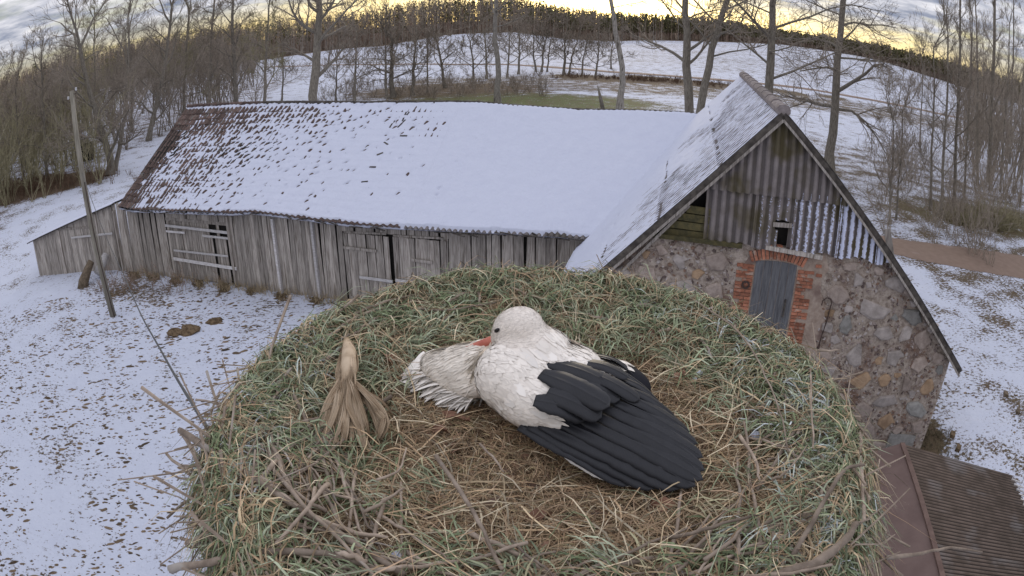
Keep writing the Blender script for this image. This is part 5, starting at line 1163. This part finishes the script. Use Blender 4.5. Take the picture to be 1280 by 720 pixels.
# crumbs of snow caught in the straw
V = []; F = []
sp = [NP(*q) for q in ((875, 466, .01), (868, 474, .01), (923, 460, .01), (938, 490, .01), (340, 625, .01), (346, 633, .01), (498, 696, .01), (370, 712, .01), (388, 717, .01), (842, 395, .01), (960, 470, .01), (440, 410, .02), (525, 392, .02), (975, 500, .01), (955, 540, .01), (945, 545, .01), (1003, 575, .02), (846, 712, .01), (915, 690, .01), (980, 700, .02), (366, 605, .02))]
for k in range(70):
    if k < len(sp): c = sp[k]
    else:
        x, y, r, a = [q[0] for q in disc(1, .6, 1.0)]
        if x < .3 and Nn.random() < .6: continue
        c = np.array([x, y, float(nz(x, y)) + .008])
    s_ = Nn.uniform(.004, .012) * (1.2 if k < len(sp) else .7); o = len(V)
    for i in range(3):
        for j in range(7):
            ph = i / 2 * 1.45; th = 6.283 * j / 7; q = s_ * Nn.uniform(.7, 1.3); V.append(c + np.array([q * math.cos(th) * math.cos(ph), q * math.sin(th) * math.cos(ph), s_ * .6 * math.sin(ph)]) - nl)
    F += [(o + i * 7 + j, o + i * 7 + (j + 1) % 7, o + i * 7 + 7 + (j + 1) % 7, o + i * 7 + 7 + j) for i in range(2) for j in range(7)] + [tuple(o + 14 + j for j in range(7))]
tag(npmesh('snow_crumbs', V, F, M_SNOW, nest, smooth=True), kind='stuff')
# the pole and platform that carry the nest
pst = empty('nest_pole', (NC[0], NC[1], 0)); tag(pst, 'concrete pole with platform carrying the stork nest', 'pole')
MB().tube([(0, 0, -.3), (0, 0, NZ - .86)], [.16, .12], 12).build('post', STONE[0], pst, smooth=True)
MB().box((0, 0, NZ - .80), (1.1, 1.1, .09)).build('platform', M_PLANK, pst)

# dead leaves and bark flakes lying in the cup
M_LEAF = mottled('dead_leaf', (.15, .075, .05), (.27, .15, .10), 30, rough=.9, bump=.5, vary=.3, dist=.004)
for (px, py, sz, lab) in ((570, 513, .030, 'curled brown leaf lying below the stork breast'), (548, 530, .022, 'small brown leaf beside the curled leaf below the stork'), (487, 455, .032, 'dark brown leaf right of the maize husk top'), (850, 472, .028, 'reddish brown leaf right of the black wing'), (828, 631, .026, 'tan leaf lying below the wing tips'), (538, 376, .02, 'brown leaf by the far rim above the stork'), (672, 645, .022, 'reddish leaf in the straw below the bird'), (815, 425, .018, 'small tan leaf behind the far wing')):
    c = NP(px, py, 0); c[2] = float(nz(c[0], c[1])) + .012; n = 7; V = []; rot = Nn.uniform(0, 6.28)
    for i in range(n):
        t_ = i / (n - 1); w_ = math.sin(math.pi * min(1, t_ * .93 + .05)) ** .8 * .45
        for sd in (-1, -.4, .4, 1):
            x, y = (t_ - .5) * sz * 2, sd * w_ * sz * Nn.uniform(.75, 1.15); V.append((x, y, .006 * sd * sd + .008 * math.sin(t_ * 5 + sd) + Nn.normal(0, .0012)))
    o = npmesh('dead_leaf', V, grid_faces(n, 4), M_LEAF, smooth=False); o.location = c; o.rotation_euler = (Nn.normal(0, .15), Nn.normal(0, .15), rot); tag(o, lab, 'leaf', 'dead leaves in the nest')

# ------------------------------------------------------------------ maize husk bundle
husk = empty('maize_husk', NP(432, 490, 0)); tag(husk, 'dry tan bundle of maize husk leaves lying on the left of the nest', 'maize husk'); hl = np.array(husk.location)
M_HUSK = mottled('maize_husk', (.33, .24, .155), (.52, .41, .29), 10, (1, 1, 1), .8, .3, .22, c=(.26, .18, .11), cs=.55, dist=.003)
t = NT('maize_husk'); v = t.coord('Object', (1, 1, 1), shift=True); n = t.noise(v, 12, 4); vn = t._ss(t.math('SINE', t.math('ADD', t.math('MULTIPLY', t.attr('vein'), 21.0), t.math('MULTIPLY', n, 6.0))), -.4, 1.0)
c_ = t.mix(t._ss(n, .3, .7), (.36, .26, .165), (.58, .455, .32)); c_ = t.mix(t.math('MULTIPLY', vn, .5), c_, (.24, .165, .10)); t.bump(vn, .5, .002); M_HUSK = t.done(c_, .8)
def husk_leaf(pts, w, tw=0.0, crimp=.0035):
    w = w * .62
    pts = np.array([NP(*q) for q in pts]); t0 = np.linspace(0, 1, len(pts)); tt = np.linspace(0, 1, 14); P = np.stack([np.interp(tt, t0, pts[:, i]) for i in range(3)], 1)
    for _ in range(2): P[1:-1] = (P[:-2] + 2 * P[1:-1] + P[2:]) / 4
    T = np.gradient(P, axis=0); T = T / np.linalg.norm(T, axis=1, keepdims=True); up = np.array([0, -.45, .9]); S = np.cross(T, up); S /= np.linalg.norm(S, axis=1, keepdims=True); Nr = np.cross(S, T)
    V = []; ph = Nn.uniform(0, 6)
    for i in range(14):
        ww = w * np.interp(tt[i], [0, .15, .55, .85, 1], [.35, .6, 1, .8, .15]); an_ = tw * tt[i]
        for u in np.linspace(-1, 1, 7):
            cr = crimp * math.sin(u * 7 + ph + tt[i] * 2) + .25 * ww * (u * u - .3) * -1
            V.append(P[i] + (S[i] * math.cos(an_) + Nr[i] * math.sin(an_)) * ww * u + Nr[i] * cr - hl)
    o = npmesh('husk_leaf', V, grid_faces(14, 7), M_HUSK, husk, smooth=True, attrs={'vein': list(np.linspace(-1, 1, 7)) * 14}); return o
LV = [([(434, 428, .05), (430, 455, .06), (430, 475, .05), (412, 500, .05), (402, 530, .02), (400, 548, .012)], .019, .3), ([(436, 426, .055), (436, 452, .07), (433, 474, .055), (425, 505, .055), (418, 540, .02)], .014, -.2), ([(437, 430, .06), (441, 455, .072), (436, 476, .055), (432, 520, .055), (430, 562, .016)], .015, .2),
      ([(439, 432, .05), (440, 470, .06), (442, 505, .06), (450, 540, .035), (456, 566, .013)], .017, -.3), ([(436, 470, .06), (445, 490, .065), (452, 520, .05), (452, 562, .012)], .013, .4), ([(436, 470, .055), (455, 488, .06), (475, 510, .045), (484, 530, .03), (476, 550, .012)], .015, -.6), ([(436, 472, .05), (458, 495, .05), (472, 525, .03), (473, 545, .01)], .012, .3),
      ([(434, 472, .06), (437, 500, .06), (440, 540, .03), (440, 567, .012)], .010, .1), ([(432, 474, .055), (418, 492, .05), (409, 520, .03), (406, 545, .01)], .012, -.4), ([(433, 474, .06), (428, 500, .055), (423, 530, .03), (426, 558, .01)], .009, .5), ([(436, 476, .05), (462, 492, .05), (468, 505, .04), (488, 522, .02)], .008, .2), ([(430, 430, .045), (424, 452, .05), (421, 470, .04), (425, 480, .04)], .010, .3), ([(440, 428, .05), (446, 450, .05), (443, 470, .045), (437, 482, .045)], .011, -.3)]
for p, w_, tw in LV: husk_leaf(p, w_, tw)
for k in range(18):
    p, w_, tw = LV[k % 11]; q = [(a + (Nn.normal(0, 7) if j > 1 else Nn.normal(0, 1.5)), b + (Nn.normal(0, 6) if j > 1 else 0), max(.012, c + Nn.normal(0, .010))) for j, (a, b, c) in enumerate(p)]; husk_leaf(q, w_ * Nn.uniform(.35, .8), tw + Nn.normal(0, .5))
kp_ = np.array([NP(*q) for q in ((433, 424, .04), (436, 440, .055), (436, 462, .055), (434, 480, .045))]) - hl
MB().tube(kp_, [.006, .016, .017, .012], 9).build('cob', M_HUSK, husk, smooth=True)

# ------------------------------------------------------------------ the stork
stork = empty('white_stork', NP(680, 490, 0)); tag(stork, 'white stork with black wings resting in the nest, bill tucked into its breast', 'stork'); sl0 = np.array(stork.location)
AX = unit((NP(868, 598, .02) - NP(565, 465, .02)) * np.array([1, 1, 0])); LAT = np.array([AX[1], -AX[0], 0.0]); LAT = LAT if LAT[1] < 0 else -LAT   # LAT: towards the camera
UP = np.array([0, 0, 1.0])
HEADC = NP(647, 411, .150); BILLD = unit(NP(575, 434, .082) - NP(640, 412, .148))
def basis(fwd):
    f = unit(fwd); s_ = unit(np.cross(UP, f)); return np.stack([f, s_, np.cross(f, s_)], 1)
BODY = basis(AX)
ell = [(HEADC, (.054, .041, .042), basis(BILLD)), (HEADC + BILLD * .030 + UP * -.006, (.032, .027, .026), basis(BILLD)), (NP(662, 425, .130), (.045, .042, .045), BODY), (NP(676, 440, .112), (.060, .055, .050), BODY), (NP(702, 462, .092), (.080, .075, .046), BODY), (NP(650, 470, .075), (.085, .085, .070), BODY),
       (NP(668, 495, .062), (.100, .068, .058), BODY), (NP(700, 505, .055), (.09, .072, .046), BODY), (NP(740, 515, .042), (.14, .075, .036), BODY), (NP(800, 555, .016), (.12, .05, .018), BODY), (NP(612, 453, .058), (.058, .060, .042), BODY), (NP(586, 456, .044), (.060, .062, .038), BODY), (NP(560, 455, .032), (.046, .056, .028), BODY), (NP(594, 474, .026), (.055, .050, .032), BODY), (NP(548, 453, .024), (.036, .042, .020), BODY), (NP(572, 470, .022), (.045, .045, .022), BODY), (NP(770, 475, .040), (.08, .045, .036), BODY)]
bv, bf = [], []
for c, rads, Bm in ell:
    nu_, nv_ = 14, 20; o = len(bv)
    for i in range(nu_ + 1):
        ph = math.pi * i / nu_
        for j in range(nv_):
            th = 2 * math.pi * j / nv_; q = np.array([rads[0] * math.cos(ph), rads[1] * math.sin(ph) * math.cos(th), rads[2] * math.sin(ph) * math.sin(th)]); bv.append(c + Bm @ q - sl0)
    for i in range(nu_):
        for j in range(nv_):
            bf.append((o + i * nv_ + j, o + i * nv_ + (j + 1) % nv_, o + (i + 1) * nv_ + (j + 1) % nv_, o + (i + 1) * nv_ + j))
tmp = npmesh('tmp_body', bv, bf, None)
md = tmp.modifiers.new('r', 'REMESH'); md.mode = 'VOXEL'; md.voxel_size = .006; md2 = tmp.modifiers.new('s', 'SMOOTH'); md2.factor = .5; md2.iterations = 9
dg = bpy.context.evaluated_depsgraph_get(); bme_ = bpy.data.meshes.new_from_object(tmp.evaluated_get(dg)); bpy.data.objects.remove(tmp)
bme_.name = 'body'; body = link(bpy.data.objects.new('body', bme_), stork)
bco = np.empty(len(bme_.vertices) * 3, np.float32); bme_.vertices.foreach_get('co', bco); bco = bco.reshape(-1, 3) + sl0
REAR = (NP(712, 497, .09) - sl0) @ AX
tpos = (bco - sl0) @ AX; white = 1 - sstep(tpos, REAR - .012, REAR + .012)
Cb = np.array([.88, .80, .71])[None] * white[:, None] + np.array([.022, .022, .026])[None] * (1 - white[:, None])
ca = bme_.color_attributes.new('Col', 'FLOAT_COLOR', 'POINT'); ca.data.foreach_set('color', np.column_stack([Cb, np.ones(len(Cb))]).astype(np.float32).ravel())
bme_.polygons.foreach_set('use_smooth', np.ones(len(bme_.polygons), dtype=bool)); M_PLUM = coloured('plumage', .85, 0, .1); bme_.materials.append(M_PLUM)
from mathutils.bvhtree import BVHTree
tree_b = BVHTree.FromPolygons([tuple(v) for v in bco.tolist()], [tuple(p.vertices) for p in bme_.polygons])
def hit(px, py):
    h_ = tree_b.ray_cast(Vector((0, 0, CAM_H)), Vector(sight(px, py))); return (np.array(h_[0]), np.array(h_[1])) if h_[0] else (None, None)
# contour feathers
bno = np.array([tuple(p.normal) for p in bme_.polygons]); bce = np.array([tuple(p.center) for p in bme_.polygons]) + sl0
Ns = np.random.default_rng(91)
def feathers(name, sel, n, flow, L, W, col, lift=.10, droop=.0, k=5, off=.001, wave=0.0, hug=0.0, flat=False):
    idx = np.nonzero(sel)[0]; idx = idx[Ns.integers(0, len(idx), n)]; p, nn = bce[idx] + Ns.normal(0, .003, (n, 3)), bno[idx]
    f = flow(p, nn); f = f - nn * (f * nn).sum(1, keepdims=True); f = nrmz(f + Ns.normal(0, .10, f.shape)); S = nrmz(np.cross(nn, f)); Ls = Ns.uniform(*L, n); t_ = np.linspace(0, 1, k)
    P = p[:, None] + nn[:, None] * (off + Ls[:, None] * lift * t_[None])[..., None] + f[:, None] * (Ls[:, None] * t_[None])[..., None] - np.array([0, 0, 1.0]) * (droop * Ls[:, None] * t_[None] ** 2)[..., None]
    if wave: P = P + S[:, None] * (Ns.normal(0, wave, n)[:, None] * t_[None] ** 2)[..., None]
    if hug:      # lay the vane along the body
        pp_ = P.reshape(-1, 3); out = pp_.copy(); tq_ = np.tile(t_, n)
        for q_ in range(len(pp_)):
            loc, no_, _, _ = tree_b.find_nearest(Vector(pp_[q_])); out[q_] = np.array(loc) + np.array(no_) * (off + hug * tq_[q_])
        P = out.reshape(P.shape)
    P[..., 2] = np.maximum(P[..., 2], nz(P[..., 0], P[..., 1]) + .008)
    if flat:     # fanned out on the straw
        S = nrmz(np.cross(np.array([0, 0, 1.0]), f)); P[..., 2] = nz(P[..., 0], P[..., 1]) + (Ns.uniform(.018, .042, n)[:, None] * (1 - .72 * t_[None] ** 1.5)) + .008
    Wd = Ns.uniform(*W, n)[:, None] * np.interp(t_, [0, .3, .7, .9, 1], [.6, 1, 1, .7, .12])[None]; C = np.array(col)[None] * Ns.uniform(.88, 1.10, (n, 1))
    return tag(ribbons(name, P - sl0, Wd, S, C, M_PLUM, stork), kind='stuff')
rel = bce - sl0; ta = rel @ AX; tl = rel @ LAT; hd = np.linalg.norm(bce - HEADC, axis=1)
is_head = (hd < .062) & (bce[:, 2] > HEADC[2] - .035); BR_ = (NP(625, 455, .06) - sl0) @ AX
is_breast = (~is_head) & (ta < BR_) ; is_body = (~is_head) & (ta >= BR_) & (ta < REAR - .012)
BRD = unit(NP(548, 462, .02) - NP(612, 448, .07))
eye_p = hit(622, 413)[0]; bare_f = np.linalg.norm(bce - eye_p, axis=1) < .0075; bare_f |= np.linalg.norm(bce - (HEADC + BILLD * .05), axis=1) < .014
feathers('head_feathers', is_head & ~bare_f, 3200, lambda p, n: np.broadcast_to(-BILLD, p.shape), (.006, .011), (.0007, .0014), (.90, .815, .72), .02, off=.0004, hug=.0007)
feathers('mantle_feathers', is_body, 2600, lambda p, n: AX[None] * 1.0 + LAT[None] * .12 * np.sign(((p - sl0) @ LAT))[:, None], (.020, .042), (.0026, .0062), (.90, .825, .735), .018, off=.0008, hug=.0022)
feathers('covert_edges', is_body & (ta > BR_ + .06), 60, lambda p, n: AX[None] * 1.0 + LAT[None] * .15, (.030, .045), (.005, .009), (.88, .82, .745), .02, off=.0014, hug=.0028)
feathers('breast_plumes', is_breast, 2200, lambda p, n: BRD[None] + LAT[None] * .55, (.025, .055), (.0010, .0026), (.89, .81, .70), .03, .12, 6, wave=.004, hug=.0035)
e_ = (NP(560, 470, .03) - sl0) @ LAT
feathers('breast_fringe', is_breast & (ta < BR_ - .01) & (bce[:, 2] < nz(bce[:, 0], bce[:, 1]) + .05), 900, lambda p, n: BRD[None] * .8 + LAT[None] * .9, (.03, .062), (.0035, .008), (.91, .85, .77), .07, .18, 6, wave=.012, flat=True)
# wing feathers, each its own part
t = NT('black_feather'); bb = t.attr('barb'); wv = t.math('SINE', t.math('MULTIPLY', bb, 2600.0)); nn_ = t.noise(t.coord(), 60, 3)
t.bump(t.math('ADD', t.math('MULTIPLY', wv, .05), nn_), .2, .002); t.b.inputs['Specular IOR Level'].default_value = .35
barbn = t.math('MULTIPLY', t._ss(t.math('SINE', t.math('MULTIPLY', bb, 900.0)), -.2, 1.0), .35); shaft = t._ss(t.attr('edge'), .05, .0)
M_BLACK = t.done(t.mix(t.math('MAXIMUM', t.math('MULTIPLY', shaft, .5), t.math('MAXIMUM', t._ss(t.attr('edge'), .72, 1.0), t.math('MULTIPLY', barbn, .16))), t.mix(nn_, (.011, .011, .013), (.023, .023, .027)), (.055, .055, .06)), .5)
t = NT('white_feather'); nn_ = t.noise(t.coord(), 60, 3); M_WHITE = t.done(t.mix(nn_, (.80, .765, .72), (.90, .865, .82)), .8)
def big_feather(base, tip, w, name='flight_feather', mat=M_BLACK, arch=.012, roll=.35, bend=0.0, point=.8):
    a, b = NP(*base), NP(*tip); L = np.linalg.norm(b - a); d = unit(b - a); nrm_ = unit(UP * math.cos(roll) + LAT * math.sin(roll)); S = unit(np.cross(nrm_, d)); Nr = np.cross(d, S); V = []; bar = []; edg = []
    nk, nw = 22, 9
    for i in range(nk):
        t_ = i / (nk - 1); c = a + (b - a) * t_ + Nr * arch * math.sin(math.pi * t_) + S * bend * math.sin(math.pi * t_)
        ww = w * min(1, .55 + t_ * 1.6) * (1 if t_ < point else math.sqrt(max(0.0, 1 - ((t_ - point) / (1 - point + 1e-6)) ** 2)) * .98 + .02)
        for u in (-1, -.6, -.25, -.05, 0, .05, .25, .6, 1):
            uj = u * (1 + (Ns.normal(0, .035) if abs(u) == 1 else 0))
            V.append(c + S * ww * uj + Nr * (-.16 * ww * u * u + (.0012 if abs(u) < .05 else 0)) - sl0); bar.append(L * t_ - abs(u) * ww * 1.1); edg.append(max(abs(u), (t_ - .8) * 5) * (1.0 if u > -.5 else .6))
    o = npmesh(name, V, grid_faces(nk, nw), mat, stork, smooth=True, attrs={'barb': bar, 'edge': edg})
    so = o.modifiers.new('thickness', 'SOLIDIFY'); so.thickness = .0008; return o
FE = [  # near wing, lowest layer first: (base), (tip), half width
    ((650, 532, .040), (790, 606, .012), .020, .3), ((662, 530, .046), (822, 610, .014), .022, .35), ((676, 528, .054), (850, 611, .017), .022, .35), ((694, 522, .064), (870, 608, .021), .022, .35), ((715, 515, .075), (879, 600, .026), .021, .3), ((730, 508, .084), (881, 588, .030), .020, .25),
    ((742, 500, .092), (879, 572, .036), .019, .2), ((750, 492, .098), (872, 555, .042), .018, .1), ((756, 484, .104), (862, 540, .048), .017, .0), ((765, 478, .106), (845, 522, .055), .015, -.1), ((770, 470, .105), (828, 508, .060), .014, -.2),
    # far wing behind
    ((745, 446, .085), (808, 480, .050), .015, -.5), ((740, 442, .092), (792, 466, .066), .016, -.4), ((735, 448, .100), (815, 492, .062), .016, -.3),
    # tertials and great coverts on top
    ((668, 500, .105), (735, 520, .082), .024, .45), ((684, 490, .113), (752, 522, .085), .022, .4), ((700, 470, .120), (775, 500, .098), .020, .25), ((722, 452, .124), (786, 472, .108), .017, .05), ((722, 462, .124), (800, 500, .095), .018, .15), ((682, 452, .128), (765, 481, .114), .021, .2), ((676, 466, .124), (762, 508, .102), .024, .35)]
for base, tip, w_, rl in FE: big_feather(base, tip, w_ * .92, roll=rl, arch=.010)
for base, tip, w_, rl in (((700, 560, .022), (768, 600, .006), .014, .5), ((715, 570, .020), (790, 606, .006), .014, .5), ((735, 580, .018), (806, 609, .007), .010, .5)):
    big_feather(base, tip, w_, 'tail_feather' if base[0] < 737 or base[1] > 560 else 'feather_tip', M_WHITE, roll=rl, arch=.004, point=.6)
# white covert fringe over the black wing
CV = [((612 + k * 8.5, 468 + k * 5.0 + (3 if k % 2 else 0), .085), (640 + k * 7.4, 512 + k * 1.6 + Ns.uniform(0, 5), .058)) for k in range(12)]
for base, tip in CV[:0]: big_feather(base, tip, .016, 'covert_feather', M_WHITE, roll=.7, arch=.012, point=.55)
CV2 = [((650 + k * 8, 440 + k * 1.0, .135 - k * .001), (683 + k * 7.5, 470 - k * 3.6 + Ns.uniform(-2, 3), .126 - k * .0006)) for k in range(9)]
for base, tip in CV2[:0]: big_feather(base, tip, .015, 'covert_feather', M_WHITE, roll=.25, arch=.008, point=.5)
# bill and eye
M_BILL = mottled('red_bill', (.46, .13, .09), (.60, .20, .14), 40, rough=.5, bump=.1, vary=0)
p0 = HEADC + BILLD * .050 + UP * -.008; bill = MB().tube([p0, p0 + BILLD * .03, p0 + BILLD * .08, p0 + BILLD * .15], [.0115, .0098, .007, .002], 12).build('bill', M_BILL, None, smooth=True)
bill.location = -sl0; bill.parent = stork
eh, en = hit(622, 413)
if eh is not None:
    E_ = basis(-BILLD); en = unit(en); f = unit(-BILLD - en * (en @ -BILLD)); g_ = np.cross(en, f); V = []; F = []
    for i in range(5):
        for j in range(12):
            ph = i / 4 * math.pi / 2; th = 6.283 * j / 12; V.append(eh + f * .0085 * math.cos(th) * math.cos(ph) + g_ * .0040 * math.sin(th) * math.cos(ph) + en * (.0035 * math.sin(ph) + .0015) - sl0)
    F = [(i * 12 + j, i * 12 + (j + 1) % 12, i * 12 + 12 + (j + 1) % 12, i * 12 + 12 + j) for i in range(4) for j in range(12)]
    npmesh('eye', V, F, mottled('dark_eye', (.012, .010, .010), (.03, .026, .024), 40, rough=.25, bump=0, vary=0), stork, smooth=True)
